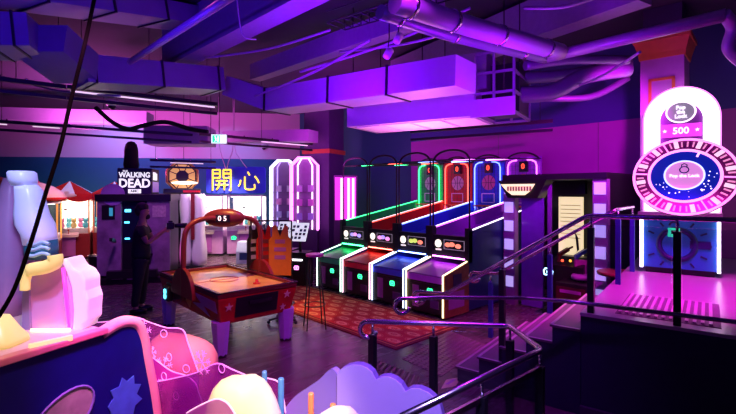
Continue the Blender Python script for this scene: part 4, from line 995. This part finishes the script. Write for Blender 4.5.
# ------------------------------------------------------------------ octagon cabinet
p = W(12.0, -4.95)
t = thing('octagon_arcade', 'white shell arcade cabinet with a golden octagonal marquee', 'arcade cabinet', tuple(p), FA + R(20)); t.scale = (1.1, 1.1, 1.1)
oc8 = lambda r, x: [(x, r * math.cos(R(22.5 + 45 * k)), 2.22 + r * math.sin(R(22.5 + 45 * k))) for k in range(8)]
ot = MB().prism(oc8(.36, 0), (.12, 0, 0)).build('octagon_marquee', mat('marquee_back', (.05, .03, .03), .4), t)
MB().tube(oc8(.37, -.01), .03, 8, True).build('octagon_frame', GOLD, ot)
pn = MB(); i8, o8 = oc8(.14, -.012), oc8(.32, -.012)
for k in range(8):
    a, c, d_, e_ = Vector(o8[k]), Vector(o8[(k + 1) % 8]), Vector(i8[(k + 1) % 8]), Vector(i8[k]); ce = (a + c + d_ + e_) / 4
    pn.prism([ce + (v - ce) * .86 for v in (a, c, d_, e_)], (.01, 0, 0))
pn.build('octagon_panes', mat('amber_pane', (.8, .42, .12), .3, emit=(1, .45, .1), es=.6, var=.5, scale=6), ot)
MB().ball((-.06, -.05, 2.06), (.05, .3, .04), 16, 8).build('glowing_ledge', neon('ledge_warm', (1, .85, .75), 2), ot)
MB().box(-.1, .6, -.42, .42, 1.80, 1.92).build('canopy', BLACK, t, .02)
MB().box(-.13, -.1, -.40, -.02, 1.83, 1.88).build('canopy_stripe', RED, t)
MB().box(.2, .7, -.4, .4, 0, 1.80).build('screen_tower', BLACK, t)
msh = mat('shell_white', (.82, .74, .85), .3, var=.04)
def shell(y0, bulge, name):
    V = []; n = 14; m = 8
    for i in range(n + 1):
        u = i / n; z = .08 + 1.71 * u; wv = .13 + .018 * math.sin(u * math.pi * 3) + bulge * (1 - u)
        for k in range(m):
            a = 2 * math.pi * k / m; V.append((.0 + .30 * math.cos(a), y0 + wv * math.sin(a), z))
    g = MB().add(V, [(i * m + k, i * m + (k + 1) % m, (i + 1) * m + (k + 1) % m, (i + 1) * m + k) for i in range(n) for k in range(m)], True)
    g.add(V[:m] + V[-m:], [list(range(m))[::-1], list(range(m, 2 * m))])
    g.build(name, msh, t)
shell(.36, .0, 'side_shell'); shell(-.08, .0, 'side_shell'); shell(-.38, .05, 'side_shell')
gl_ = MB().box(-.02, .2, .1, .24, .12, 1.79).build('centre_screen', mat('screen_black', (.01, .01, .015), .15), t)
gg = MB()
for z0, z1, a in ((1.5, 1.62, .0), (1.34, 1.47, .02), (1.2, 1.3, -.01), (1.05, 1.14, .01), (.86, .98, 0)):
    gg.tube([(-.03, .17 + a - .05, z0), (-.03, .17 + a, z1), (-.03, .17 + a + .05, z0 + .02)], .012, 5); gg.tube([(-.03, .17 - a - .03, z0 - .02), (-.03, .17 - a + .04, z1 - .05)], .01, 5)
gg.build('screen_glyphs', neon('glyph_white', (.9, .95, 1), 1.6), gl_)
MB().box(-.03, -.02, .1, .24, .72, .75).build('screen_bar', N_CYAN, gl_)
MB().box(-.26, -.2, -.28, -.2, .7, 1.8).build('red_fin', REDD, t)
MB().lathe([(.1, 0), (.12, .35), (.09, .6)], 12, (-.2, .3, .1)).build('magenta_lamp', neon('lamp_magenta', (1, .12, .6), 2), t)
MB().box(-.3, .7, -.46, .46, 0, .08).build('base', BLACK, t)

# ------------------------------------------------------------------ yellow neon sign
pc0 = dp(236, 180, 13.2)
t = thing('neon_sign', 'blue board with two big yellow neon characters hanging above the white claw machines', 'neon sign', tuple(pc0), FA + R(3))
bwid, bhei = .86, .39
rr = .08; crn = []
for cy_, cz_, a0 in ((bwid - rr, bhei - rr, 0), (-bwid + rr, bhei - rr, 90), (-bwid + rr, -bhei + rr, 180), (bwid - rr, -bhei + rr, 270)):
    crn += [(0, cy_ + rr * math.cos(R(a0 + 15 * k)), cz_ + rr * math.sin(R(a0 + 15 * k))) for k in range(7)]
MB().prism(crn, (.05, 0, 0)).build('sign_board', mat('board_blue', (.05, .12, .5), .35, emit=(.06, .16, .75), es=.55, var=.5, scale=1.4), t)
def strokes(cy0, S, ls, name):
    g = MB()
    for l in ls:
        P = [(-.05, cy0 - (x - .5) * S, (y - .5) * S) for x, y in l]
        g.tube(smooth(P, 4) if len(P) > 2 and l[0] != l[-1] and name == 'c' else P, .021, 7)
    g.build('neon_character', N_YEL, t)
kai = [[(.08, .0), (.08, .98)], [(.08, .98), (.42, .98)], [(.42, .98), (.42, .6)], [(.08, .8), (.42, .8)], [(.08, .6), (.42, .6)],
       [(.92, .0), (.92, .98)], [(.58, .98), (.92, .98)], [(.58, .98), (.58, .6)], [(.58, .8), (.92, .8)], [(.58, .6), (.92, .6)], [(.84, .04), (.92, 0)],
       [(.24, .46), (.76, .46)], [(.2, .27), (.8, .27)], [(.40, .46), (.38, .2), (.26, .04)], [(.62, .46), (.62, .02)]]
xin = [[(.12, .5), (.1, .35), (.02, .2)], [(.32, .66), (.32, .2), (.4, .06), (.7, .06), (.78, .14), (.76, .3)], [(.45, .88), (.54, .72)], [(.78, .68), (.9, .52), (.97, .36)]]
strokes(.40, .62, kai, 'k'); strokes(-.38, .62, xin, 'c')

# ------------------------------------------------------------------ neon octagon towers
def tower(px, dpt, label, m1, m2, wd, z0, z1):
    p = W(dpt, (px - CX) / F * dpt); t = thing('neon_prize_tower', label, 'prize tower', tuple(p), FA)
    h = wd / 2; ct = h * .55
    o_ = lambda k, x: [(x, -h * k, z0), (x, -h * k, z1 - ct), (x, -(h - ct) * k, z1), (x, (h - ct) * k, z1), (x, h * k, z1 - ct), (x, h * k, z0)]
    MB().box(0, .5, -h, h, 0, z0).build('base_cabinet', mat('tower_base', (.1, .03, .14), .4), t)
    MB().prism(o_(.98, .25), (.25, 0, 0)).build('rear_panel', mat('tower_back', (.25, .12, .3), .5), t)
    for x in (0, .24): MB().tube(o_(1, x), .028, 8).build('neon_frame', m1, t)
    MB().tube(o_(.55, .2), .02, 8).build('inner_neon', m2, t)
    for i in range(3): MB().box(.02, .25, -h * .9, h * .9, z0 + .25 + i * .38, z0 + .265 + i * .38).build('glass_shelf', GLASS, t)
    for i in range(3):
        for y in (-.16, .14): MB().box(.08, .2, y * wd * 1.4 - .07, y * wd * 1.4 + .07, z0 + .265 + i * .38, z0 + .45 + i * .38).build('prize_box', mat('prize_%d' % i, ((.5, .6, .9), (.8, .4, .7), (.7, .7, .8))[i], .5), t)
    for a, c in zip(o_(1, 0), o_(1, .24)): MB().tube([a, c], .02, 6).build('corner_neon', m1, t)
tower(283, 13.2, 'white neon octagonal prize tower, left of the pair behind the tilted screens', neon('tower_white', (.8, .8, 1), 2.6), N_LILAC, .74, 1.0, 2.95)
tower(304, 12.1, 'magenta neon octagonal prize tower beside the lane pillar', neon('tower_mag', (1, .25, .9), 2.6), neon('tower_pale', (1, .75, .95), 2), .72, 1.0, 2.95)
p = W(11.6, -.58)
t = thing('lit_cabinet', 'slim magenta lit cabinet glimpsed right of the lane pillar', 'arcade cabinet', tuple(p), FA)
MB().box(0, .3, -.3, .3, 0, 2.45).build('cabinet_body', mat('cab_plum', (.1, .02, .1), .4), t)
MB().box(-.02, 0, -.27, .27, 1.3, 2.4).build('lit_front', neon('front_magenta', (.8, .06, .7), .8), t)
for y in (.1, -.08, -.2): MB().box(-.04, -.02, y - .03, y + .03, 1.32, 2.38).build('lit_strip', N_PINK, t)
# touch consoles
for i, (px, lb) in enumerate(((284, 'white tilted touch screen console, left of the two behind the jersey rack'), (297, 'white tilted touch screen console, right of the two nearer the lane pillar'))):
    dd = 10.2 - i * .5; p = W(dd, (px - CX) / F * dd); t = thing('touch_console', lb, 'console', tuple(p), FA + R(-14), 'tilted touch screen consoles')
    MB().box(.0, .45, -.2, .2, 0, .72).build('console_body', BLACK, t, .01)
    Mt = Matrix.Translation((.1, 0, 1.16)) @ Matrix.Rotation(R(32), 4, 'Y')
    sc_ = MB(Mt).box(-.015, .02, -.2, .2, -.22, .22).build('touch_screen', mat('tablet_white', (.8, .8, .85), .4, emit=(.85, .85, 1), es=.8), t, .01)
    for a in range(4):
        for c in range(4):
            if (a * 7 + c * 3) % 4: MB(Mt).box(-.02, -.015, -.17 + a * .088, -.11 + a * .088, -.18 + c * .09, -.12 + c * .09).build('screen_tile', mat('tile_grey', (.15, .14, .2), .4), sc_)
    MB().tube([(.2, 0, .7), (.14, 0, 1.1)], .03, 8).build('screen_arm', BLACK, t)
    MB().box(-.02, 0, -.12, .12, .55, .58).build('front_light', N_WHITE if i else N_LILAC, t)
    card_reader(t, 0, .0, .4, N_PINK)

# ------------------------------------------------------------------ person filming
pp = gp(141, 312)
PX = math.atan2(RT.y, RT.x) + R(16)        # the person faces right along local +x
t = thing('person', 'person in dark t-shirt and trousers holding a camera up before the shooter booth', 'person', tuple(pp), PX)
def skin(name, verts, edges, m, parent, root=0, sub=2):
    me = bpy.data.meshes.new(name); me.from_pydata([v[:3] for v in verts], edges, []); me.materials.append(m)
    o = bpy.data.objects.new(name, me); COL.objects.link(o); o.parent = parent
    o.modifiers.new('skin', 'SKIN').use_smooth_shade = True
    for i, v in enumerate(verts):
        d_ = me.skin_vertices[0].data[i]; r_ = v[3]; d_.radius = r_ if isinstance(r_, tuple) else (r_, r_); d_.use_root = (i == root)
    s_ = o.modifiers.new('sub', 'SUBSURF'); s_.levels = sub; s_.render_levels = sub
    return o
SK = mat('skin', (.45, .22, .16), .5)
V = [(0, 0, .95, (.075, .075)), (0, 0, 1.15, (.13, .10)), (.0, 0, 1.38, (.15, .10)), (.01, 0, 1.50, .065), (.03, 0, 1.58, .05), (.045, 0, 1.67, (.075, .085)), (.045, 0, 1.77, (.07, .085)),
     (-.0, .085, .86, .06), (.02, .10, .50, .062), (-.02, .10, .09, .042), (.10, .11, .035, .036), (-.0, -.085, .86, .06), (-.03, -.11, .50, .062), (-.08, -.11, .09, .042), (.04, -.12, .035, .036),
     (.02, .19, 1.42, .06), (.16, .22, 1.20, .042), (.36, .12, 1.38, .030), (.42, .07, 1.42, .026),
     (.02, -.19, 1.42, .06), (.14, -.23, 1.18, .042), (.33, -.12, 1.35, .030), (.39, -.07, 1.39, .026), (.13, 0, 1.675, .016), (.05, .085, 1.675, .016), (.05, -.085, 1.675, .016)]
E = [(0, 1), (1, 2), (2, 3), (3, 4), (4, 5), (5, 6), (0, 7), (7, 8), (8, 9), (9, 10), (0, 11), (11, 12), (12, 13), (13, 14), (2, 15), (15, 16), (16, 17), (17, 18), (2, 19), (19, 20), (20, 21), (21, 22), (5, 23), (5, 24), (5, 25)]
for s, base, i0 in ((1, Vector((.42, .07, 1.42)), 18), (-1, Vector((.39, -.07, 1.39)), 22)):
    for k in range(5):
        r0 = base + Vector((.02, -.012 * s * (k - 2) * 0 , (k - 2) * .017)); tip = base + Vector((.05, -s * .03, (k - 2) * .02)); t2 = tip + Vector((.012, -s * (.04 - .004 * abs(k - 1)), 0))
        if k == 4: tip = base + Vector((-.0, -s * .03, .04)); t2 = tip + Vector((.03, -s * .02, .02))
        a = len(V); V += [(*r0, .010), (*tip, .009), (*t2, .008)]; E += [(i0, a), (a, a + 1), (a + 1, a + 2)]
skin('body', V, E, SK, t)
TS = mat('shirt_black', (.012, .012, .016), .8)
skin('t_shirt', [(0, 0, .88, (.17, .17)), (0, 0, 1.0, (.165, .16)), (0, 0, 1.15, (.155, .135)), (0, 0, 1.38, (.168, .12)), (.005, 0, 1.47, .085), (.02, .2, 1.42, .078), (.10, .215, 1.29, .066), (.02, -.2, 1.42, .078), (.09, -.22, 1.28, .066)],
     [(0, 1), (1, 2), (2, 3), (3, 4), (3, 5), (5, 6), (3, 7), (7, 8)], TS, t)
skin('trousers', [(0, 0, 1.0, (.15, .14)), (0, .095, .86, .125), (.02, .10, .50, .082), (-.02, .10, .10, .065), (0, -.095, .86, .125), (-.03, -.11, .50, .082), (-.08, -.11, .10, .065)],
     [(0, 1), (1, 2), (2, 3), (0, 4), (4, 5), (5, 6)], mat('trousers_dark', (.015, .014, .022), .8), t)
for y, x in ((.105, 0), (-.115, -.06)):
    MB(Matrix.Translation((x, y, 0))).ball((.04, 0, .045), (.14, .05, .05), 14, 8).box(-.1, .17, -.045, .045, 0, .02).build('shoe', BLACK, t)
hr = MB().ball((.02, 0, 1.775), (.10, .092, .085), 16, 10); hr.ball((-.03, 0, 1.72), (.075, .085, .10), 14, 8); hr.build('hair', mat('hair_dark', (.012, .008, .01), .7), t)
MB().ball((.10, 0, 1.615), (.045, .05, .05), 12, 8).build('beard', mat('hair_dark', (.012, .008, .01), .7), t)
for y in (.032, -.032): MB().ball((.118, y, 1.705), .011, 8, 6).build('eye', BLACK, t)
MPn = Matrix.Translation(pp) @ Matrix.Rotation(PX, 4, 'Z')
cp_ = MPn @ Vector((.47, 0, 1.45))
t = thing('video_camera', 'black camera with a long lens held up by the person in the dark t-shirt', 'camera', tuple(cp_), PX)
MB().box(-.06, .06, -.08, .08, -.05, .06).build('camera_body', BLACK, t, .008); MB().lathe([(.035, 0), (.038, .05), (.045, .12), (.048, .2)], 16, (.06, 0, .0), True, (1, 0, 0)).build('lens', BLACK, t)
MB().box(-.04, .03, -.03, .03, .06, .09).build('viewfinder', BLACK, t); MB().box(-.068, -.06, -.06, .06, -.035, .045).build('camera_screen', mat('cam_screen', (.3, .35, .3), .3, emit=(.6, .7, .6), es=.3), t)

# ------------------------------------------------------------------ snow-themed play corner in the foreground
# blue cabinet with jellyfish
a0, a1 = gp(103, 334, 1.1), gp(0, 366, 1.1)
dv_ = (a0 - a1); dv_.z = 0; dv_.normalize()
ang = math.atan2(dv_.y, dv_.x)
t = thing('snow_game_cabinet', 'dark blue game cabinet with jellyfish print and rounded cream edge in the left foreground', 'game cabinet', (a0.x, a0.y, 0), ang)
mblu = mat('deep_sea_blue', (.003, .009, .15), .5, var=.2, spec=.25)
T_ = Matrix.Rotation(ang, 4, 'Z').inverted() @ Matrix.Translation((-a0.x, -a0.y, 0))
# panel in local x (along) / z, facing -y (the camera side)
crv = smooth([(.0, 1.1), (.16, 1.135), (.28, 1.10), (.345, .98), (.38, .8), (.44, .52), (.5, .2), (.52, .0)], 5)if False else smooth([Vector((.0, 1.10, 0)), Vector((.14, 1.135, 0)), Vector((.26, 1.10, 0)), Vector((.325, .98, 0)), Vector((.36, .80, 0)), Vector((.42, .5, 0)), Vector((.46, .2, 0)), Vector((.47, .0, 0))], 5)
MB().prism([(-1.6, 0, 0), (-1.6, 0, 1.1)] + [(p.x, 0, p.y) for p in crv], (0, .06, 0)).build('side_panel', mblu, t)
MB().tube([(p.x, .02, p.y) for p in crv], .042, 10).build('edge_trim', mat('trim_cream', (.9, .6, .45), .35), t)
MB().box(-1.6, .02, -.03, .05, 1.10, 1.14).build('top_ledge', mat('ledge_red', (.75, .3, .3), .3), t, .008)
MB().box(-1.6, .0, .06, 1.5, 0, 1.09).build('cabinet_body', NAVY, t)
MB().box(-1.6, .02, .05, 1.5, 1.09, 1.13).build('deck', mat('deck_peach', (.8, .6, .5), .35), t)
led_ = MB(T_); led_.bar(gp(29, 347, 1.145), gp(72, 337.5, 1.145), .03, .03); led_.build('led_strip', neon('led_warm', (1, .6, .25), 1.1), t)  # glowing strip added for the bright line of the lit ledge
jc = (-.30, .66)
jl = MB().prism([(jc[0] + .20 * math.cos(2 * math.pi * k / 28) + .03, -.008, jc[1] + .15 * math.sin(2 * math.pi * k / 28) + .06 * math.cos(2 * math.pi * k / 28)) for k in range(28)], (0, .008, 0)).build('jellyfish_print', mat('jelly_green', (.35, .75, .3), .5, var=.7, scale=8), t)
MB().tube([(jc[0] + .20 * math.cos(2 * math.pi * k / 28) + .03, -.01, jc[1] + .15 * math.sin(2 * math.pi * k / 28) + .06 * math.cos(2 * math.pi * k / 28)) for k in range(28)], .008, 5, True).build('jellyfish_rim', mat('jelly_rim', (.2, .35, .5), .4), jl)
tn = MB()
for k in range(6): tn.tube(smooth([(jc[0] - .14 + k * .06, -.008, jc[1] - .1), (jc[0] - .12 + k * .06, -.008, jc[1] - .25), (jc[0] - .16 + k * .06, -.008, jc[1] - .42)], 4), .007, 5)
tn.build('jellyfish_tentacles', mat('jelly_rim', (.2, .35, .5), .4), jl)
random.seed(3)
sp_ = [((.16 + (.10 + .035 * (k % 2) + random.uniform(-.015, .015)) * math.cos(2 * math.pi * k / 18)), -.008, .60 + (.12 + .04 * (k % 2)) * math.sin(2 * math.pi * k / 18)) for k in range(18)]
MB().prism(sp_, (0, .008, 0)).build('coral_print', mat('coral_cyan', (.05, .32, .6), .5, var=.4), t)
# ice shelf with the carved white block and yellow edge
mice = mat('ice_plastic', (.82, .74, .84), .28, var=.05, scale=6)
def lump(c, r, seed, name, m, parent, n=20, k=12, amp=.12, M=None):
    random.seed(seed); ph_ = [random.uniform(0, 6) for _ in range(6)]
    g = MB(M); V = []
    for i in range(k + 1):
        th = math.pi * i / k
        for j in range(n):
            f_ = 2 * math.pi * j / n
            q = 1 + amp * (math.sin(2 * f_ + ph_[0]) * math.sin(th) + .7 * math.sin(3 * th + ph_[1] + f_) * math.sin(th) + .5 * math.sin(5 * f_ + ph_[2]) * math.sin(th) ** 2)
            s_ = lambda v: math.copysign(abs(v) ** .75, v)
            V.append((c[0] + r[0] * q * s_(math.sin(th)) * math.cos(f_), c[1] + r[1] * q * s_(math.sin(th)) * math.sin(f_), c[2] + r[2] * q * s_(math.cos(th))))
    g.add(V, [(i * n + j, (i + 1) * n + j, (i + 1) * n + (j + 1) % n, i * n + (j + 1) % n) for i in range(k) for j in range(n)], True)
    return g.build(name, m, parent)
# big arched ice wall : profile in local plane
def prof(pts, d): return [Vector(dp(x, y, d)) for x, y in pts]
icep = W(3.15, -2.25)
t = thing('ice_block', 'tall curved white ice block glowing pink behind the blue cabinet', 'play sculpture', (icep.x, icep.y, 0))
off = Vector((icep.x, icep.y, 0))
def pv(pts, d, th, name, m, parent, bev=.0):
    P = [dp(x, y, d) - off for x, y in pts]
    return MB().prism([(p.x, p.y, p.z) for p in P], tuple(FW * th)).build(name, m, parent, bev)
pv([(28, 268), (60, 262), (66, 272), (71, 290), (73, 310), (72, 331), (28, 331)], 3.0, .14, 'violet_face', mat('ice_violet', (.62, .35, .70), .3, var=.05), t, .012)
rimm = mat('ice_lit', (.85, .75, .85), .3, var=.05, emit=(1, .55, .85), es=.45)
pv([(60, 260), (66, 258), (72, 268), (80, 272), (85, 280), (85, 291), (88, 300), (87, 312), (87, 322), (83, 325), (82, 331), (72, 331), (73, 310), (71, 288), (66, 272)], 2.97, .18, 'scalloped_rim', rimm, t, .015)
pv([(22, 273), (28, 275), (30, 331), (22, 331)], 2.98, .15, 'blue_corner', mat('ice_blue', (.3, .25, .5), .3), t)
for (a_, c_, nm_, m_) in ((dp(31, 330, 2.96), dp(70, 330, 2.96), 'foot_lamp', neon('foot_amber', (1, .5, .16), 7)), (dp(69, 327, 2.95), dp(63, 268, 2.95), 'edge_lamp', neon('edge_magenta', (1, .03, .7), 2.5))):
    MB().tube([a_ - off, c_ - off], .009, 6).build(nm_, m_, t)  # strips added to throw orange and magenta onto the violet face
# white figure
fp = W(3.06, -2.33)
t = thing('ice_figure', 'white block-headed ice figure with a teal banded foot standing on the curved block', 'play sculpture', (fp.x, fp.y, 0))
off = Vector((fp.x, fp.y, 0))
def blob(profile, d, name, m, parent, depth=.18):
    # profile : list of (left px, right px, y px) rows -> closed rounded loft
    V = []; n = 16
    for l_, r_, y in profile:
        a, c = dp(l_, y, d) - off, dp(r_, y, d) - off; ce = (a + c) / 2; hw_ = (c - a).length / 2
        for k in range(n):
            f_ = 2 * math.pi * k / n; cs, sn = math.cos(f_), math.sin(f_)
            s_ = lambda v: math.copysign(abs(v) ** .6, v)
            V.append(ce + RT * hw_ * s_(cs) + FW * min(depth, hw_ * 1.2) * s_(sn))
    m_ = len(profile); g = MB().add(V, [(i * n + k, i * n + (k + 1) % n, (i + 1) * n + (k + 1) % n, (i + 1) * n + k) for i in range(m_ - 1) for k in range(n)], True)
    g.add(V[:n] + V[-n:], [list(range(n)), list(range(n, 2 * n))[::-1]])
    return g.build(name, m, parent)
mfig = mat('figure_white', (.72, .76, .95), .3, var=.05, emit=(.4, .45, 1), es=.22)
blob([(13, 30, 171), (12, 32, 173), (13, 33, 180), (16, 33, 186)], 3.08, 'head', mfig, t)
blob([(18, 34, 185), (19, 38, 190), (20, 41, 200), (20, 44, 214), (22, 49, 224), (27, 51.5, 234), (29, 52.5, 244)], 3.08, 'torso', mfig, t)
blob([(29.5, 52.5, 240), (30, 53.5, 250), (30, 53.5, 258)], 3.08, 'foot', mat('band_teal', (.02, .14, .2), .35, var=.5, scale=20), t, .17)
bn = MB()
for yy in (243, 248, 254):
    bn.tube([dp(31 + k * 3.6, yy + 1.5 * math.sin(k * 1.1), 3.08 - .14) - off - FW * .03 for k in range(7)], .012, 5)
bn.build('foot_stripe', mat('stripe_ice', (.4, .7, .85), .4), t)
yel = mat('yellow_plastic', (.9, .8, .22), .35, emit=(1, .85, .25), es=.35)  # emission added so the ledge and shrub plastic glows pale yellow
t2 = thing('yellow_slide', 'pale yellow curled ledge under the white ice figure', 'play sculpture', (fp.x, fp.y, 0))
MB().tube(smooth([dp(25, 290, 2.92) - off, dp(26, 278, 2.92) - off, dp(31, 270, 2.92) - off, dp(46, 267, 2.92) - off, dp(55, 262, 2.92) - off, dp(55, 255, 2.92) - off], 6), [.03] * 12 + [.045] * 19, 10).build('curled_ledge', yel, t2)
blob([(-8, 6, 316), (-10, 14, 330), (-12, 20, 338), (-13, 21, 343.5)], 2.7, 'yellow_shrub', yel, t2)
# violet back rock at the far left
t = thing('ice_rock', 'tall smooth violet rock wall at the left edge behind the white ice figure', 'play sculpture', (fp.x, fp.y, 0))
blob([(6, 16, 178), (2, 19, 195), (-4, 22, 230), (-8, 26, 262), (-10, 27, 290), (-12, 28, 312.5)], 3.4, 'rock_face', mat('rock_violet', (.42, .22, .42), .45, var=.1), t, .3)
# acrylic partitions
SNOWM = neon('etched_glow', (1, .5, 1), .3)
def acrylic(label, d0, d1, px0, px1, top, body, bf, flakes, edge=True):
    # top : (t 0..1, y px) along the sheet
    p0 = W(d0, (px0 - CX) / F * d0); p1 = W(d1, (px1 - CX) / F * d1)
    t = thing('acrylic_partition', label, 'acrylic partition', tuple(p0), math.atan2((p1 - p0).y, (p1 - p0).x), 'etched acrylic partitions')
    L_ = (p1 - p0).length; pts = []
    for px, py in top:
        # intersect the view ray column px with the sheet
        r_ = FW + RT * ((px - CX) / F); u = p1 - p0
        den = u.x * r_.y - u.y * r_.x; s_ = (r_.x * p0.y - r_.y * p0.x) / den; hit = p0 + u * s_; dd = hit.dot(FW)
        pts.append(Vector((s_ * L_, 0, H - (py - CY) / F * dd)))
    sm_ = smooth(pts, 6)
    g = glass('acrylic_' + label[:14].replace(' ', '_'), (1, .8, 1), .1, .08, body, bf)
    MB().prism([(p.x, 0, p.z) for p in sm_] + [(sm_[-1].x, 0, 0), (sm_[0].x, 0, 0)], (0, .012, 0)).build('sheet', g, t)
    MB().tube([(p.x, .006, p.z) for p in sm_], .005, 6).build('lit_edge', neon('acrylic_edge', (1, .5, 1), .4), t)
    fk = MB()
    for x, z, r_ in flakes:
        for k in range(6):
            a = R(60 * k + 15); c_, s_ = math.cos(a), math.sin(a); q = lambda rr_, da=0: (x + rr_ * math.cos(a + da), -.004, z + rr_ * math.sin(a + da))
            fk.tube([(x, -.004, z), q(r_)], .0028, 4)
            for f_ in (.5, .75): fk.tube([q(r_ * f_), q(r_ * (f_ + .2), .3)], .0024, 4); fk.tube([q(r_ * f_), q(r_ * (f_ + .2), -.3)], .0024, 4)
    if flakes: fk.build('etched_snowflake', SNOWM, t)
    rg = MB()
    for x, z, r_ in flakes: rg.tube([(x + .2 + .03 * math.cos(2 * math.pi * k / 14), -.004, z + .03 * math.sin(2 * math.pi * k / 14)) for k in range(14)], .0035, 4, True)
    if flakes: rg.build('etched_ring', SNOWM, t)
    return t
acrylic('rear clear partition with an etched snowflake right behind the blue cabinet', 3.75, 3.5, 78, 199, [(78, 323), (107, 322), (133, 317.5), (150, 323), (166, 328), (182, 330), (188, 345), (198, 373)], (.35, .05, .35), .35, [(.62, .92, .09), (.82, .66, .08)])
acrylic('magenta partition with many etched bubbles between blue cabinet and white mound', 3.62, 3.25, 140, 206, [(140, 352), (152, 358), (170, 371), (185, 376), (195, 384), (199, 396), (206, 414)], (.75, .06, .7), .55, [(.10, .62, .085), (.24, .50, .09), (.16, .78, .05)])
acrylic('middle wavy partition with a large etched snowflake left of the white mound', 3.5, 2.78, 150, 284, [(150, 383), (172, 379), (196, 373), (216, 364), (232, 370), (250, 377), (268, 379), (278, 383), (282, 395), (285, 414)], (.5, .06, .5), .35, [(.62, .84, .09)])
acrylic('lowest partition with a rounded violet edge at the bottom of the picture', 2.05, 2.02, 186, 236, [(186, 414), (200, 406), (215, 400), (224, 402), (230, 408), (236, 418)], (.6, .1, .8), .5, [])
# warm rock seen through the rear partition
rp2 = W(4.15, -1.76)
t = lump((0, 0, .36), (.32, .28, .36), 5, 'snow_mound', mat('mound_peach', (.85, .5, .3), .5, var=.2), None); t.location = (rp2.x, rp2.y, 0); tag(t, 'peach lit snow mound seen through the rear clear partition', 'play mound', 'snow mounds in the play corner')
# white mounds
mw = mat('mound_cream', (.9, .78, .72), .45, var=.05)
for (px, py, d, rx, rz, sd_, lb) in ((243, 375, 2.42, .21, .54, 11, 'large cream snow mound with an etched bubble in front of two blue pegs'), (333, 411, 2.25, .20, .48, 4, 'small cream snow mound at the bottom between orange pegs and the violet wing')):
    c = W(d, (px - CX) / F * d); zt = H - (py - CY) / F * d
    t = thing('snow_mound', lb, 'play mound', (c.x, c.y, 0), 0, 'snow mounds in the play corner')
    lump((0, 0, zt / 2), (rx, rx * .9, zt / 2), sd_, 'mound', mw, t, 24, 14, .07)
    MB(Matrix.Translation(-FW * rx * .92 + Vector((0, 0, zt * .86)) + RT * .02)).tube([tuple(RT * .03 * math.cos(2 * math.pi * k / 14) + Vector((0, 0, .03 * math.sin(2 * math.pi * k / 14)))) for k in range(14)], .004, 5, True).build('bubble_mark', mat('mark_lilac', (.6, .4, .6), .5), t)
# pegs
for px, py, d, r_, m, lb in ((264.5, 371, 2.75, .016, mat('peg_blue', (.08, .28, .6), .4), 'blue peg post behind the large cream mound, the left of two'), (281, 378, 2.65, .018, mat('peg_blue', (.08, .28, .6), .4), 'blue peg post behind the large cream mound, the right and nearer of two'),
                             (311, 393, 2.45, .016, mat('peg_orange', (.8, .25, .08), .4), 'orange peg post left behind the small cream mound'), (331, 404, 2.3, .017, mat('peg_orange', (.8, .25, .08), .4), 'orange peg post on the right side of the small cream mound')):
    if px == 331: px = 333; d = 2.42; py = 404
    c = W(d, (px - CX) / F * d); z = H - (py - CY) / F * d
    t = thing('peg_post', lb, 'peg', (c.x, c.y, 0), 0, 'peg posts'); MB().lathe([(r_, .02), (r_, z - .01), (r_ * .8, z)], 14).build('rod', m, t); MB().lathe([(r_ * 2.4, 0), (r_ * 2.2, .02)], 14).build('foot', BLACK, t)
# lilac cloud panel and wing
c0_ = W(2.85, (337 - CX) / F * 2.85); c1_ = W(2.62, (443 - CX) / F * 2.62)
t = thing('cloud_panel', 'lilac cloud-shaped partition with a swooping wing in front of the near railing', 'play partition', (c0_.x, c0_.y, 0), math.atan2((c1_ - c0_).y, (c1_ - c0_).x))
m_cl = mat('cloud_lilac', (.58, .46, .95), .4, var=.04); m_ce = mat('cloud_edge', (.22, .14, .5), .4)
def on_sheet(p0, p1, px, py):
    r_ = FW + RT * ((px - CX) / F); u = p1 - p0
    s_ = (r_.x * p0.y - r_.y * p0.x) / (u.x * r_.y - u.y * r_.x); hit = p0 + u * s_
    return s_ * u.length, H - (py - CY) / F * hit.dot(FW)
ol = [on_sheet(c0_, c1_, px, py) for px, py in ((337, 375), (340, 370), (346, 366.5), (353, 365), (360, 365.5), (367, 368.5), (372, 373), (375.5, 380),
      (381, 377.5), (388, 377), (395, 380), (401, 385), (405, 392), (411, 389), (419, 389), (428, 393), (435, 399), (440, 407), (443, 418))]
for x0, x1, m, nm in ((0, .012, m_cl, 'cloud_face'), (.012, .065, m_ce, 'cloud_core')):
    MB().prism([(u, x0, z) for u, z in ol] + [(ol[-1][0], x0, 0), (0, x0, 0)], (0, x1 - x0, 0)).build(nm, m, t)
z0_ = ol[0][1]
wg = smooth([Vector((0, 0, z0_ - .01)), Vector((-.05, 0, z0_ + .02)), Vector((-.09, 0, z0_ + .0)), Vector((-.16, 0, z0_ - .07)), Vector((-.25, 0, z0_ - .14)), Vector((-.38, 0, z0_ - .24)), Vector((-.52, 0, z0_ - .40))], 5)
wa_ = MB(Matrix.Rotation(R(-14), 4, 'Z')); wa_.prism([(p.x, .02, p.z) for p in wg] + [(-.52, .02, 0), (0, .02, 0)], (0, .045, 0)); wa_.build('wing', mat('wing_violet', (.38, .28, .8), .4, var=.04), t)
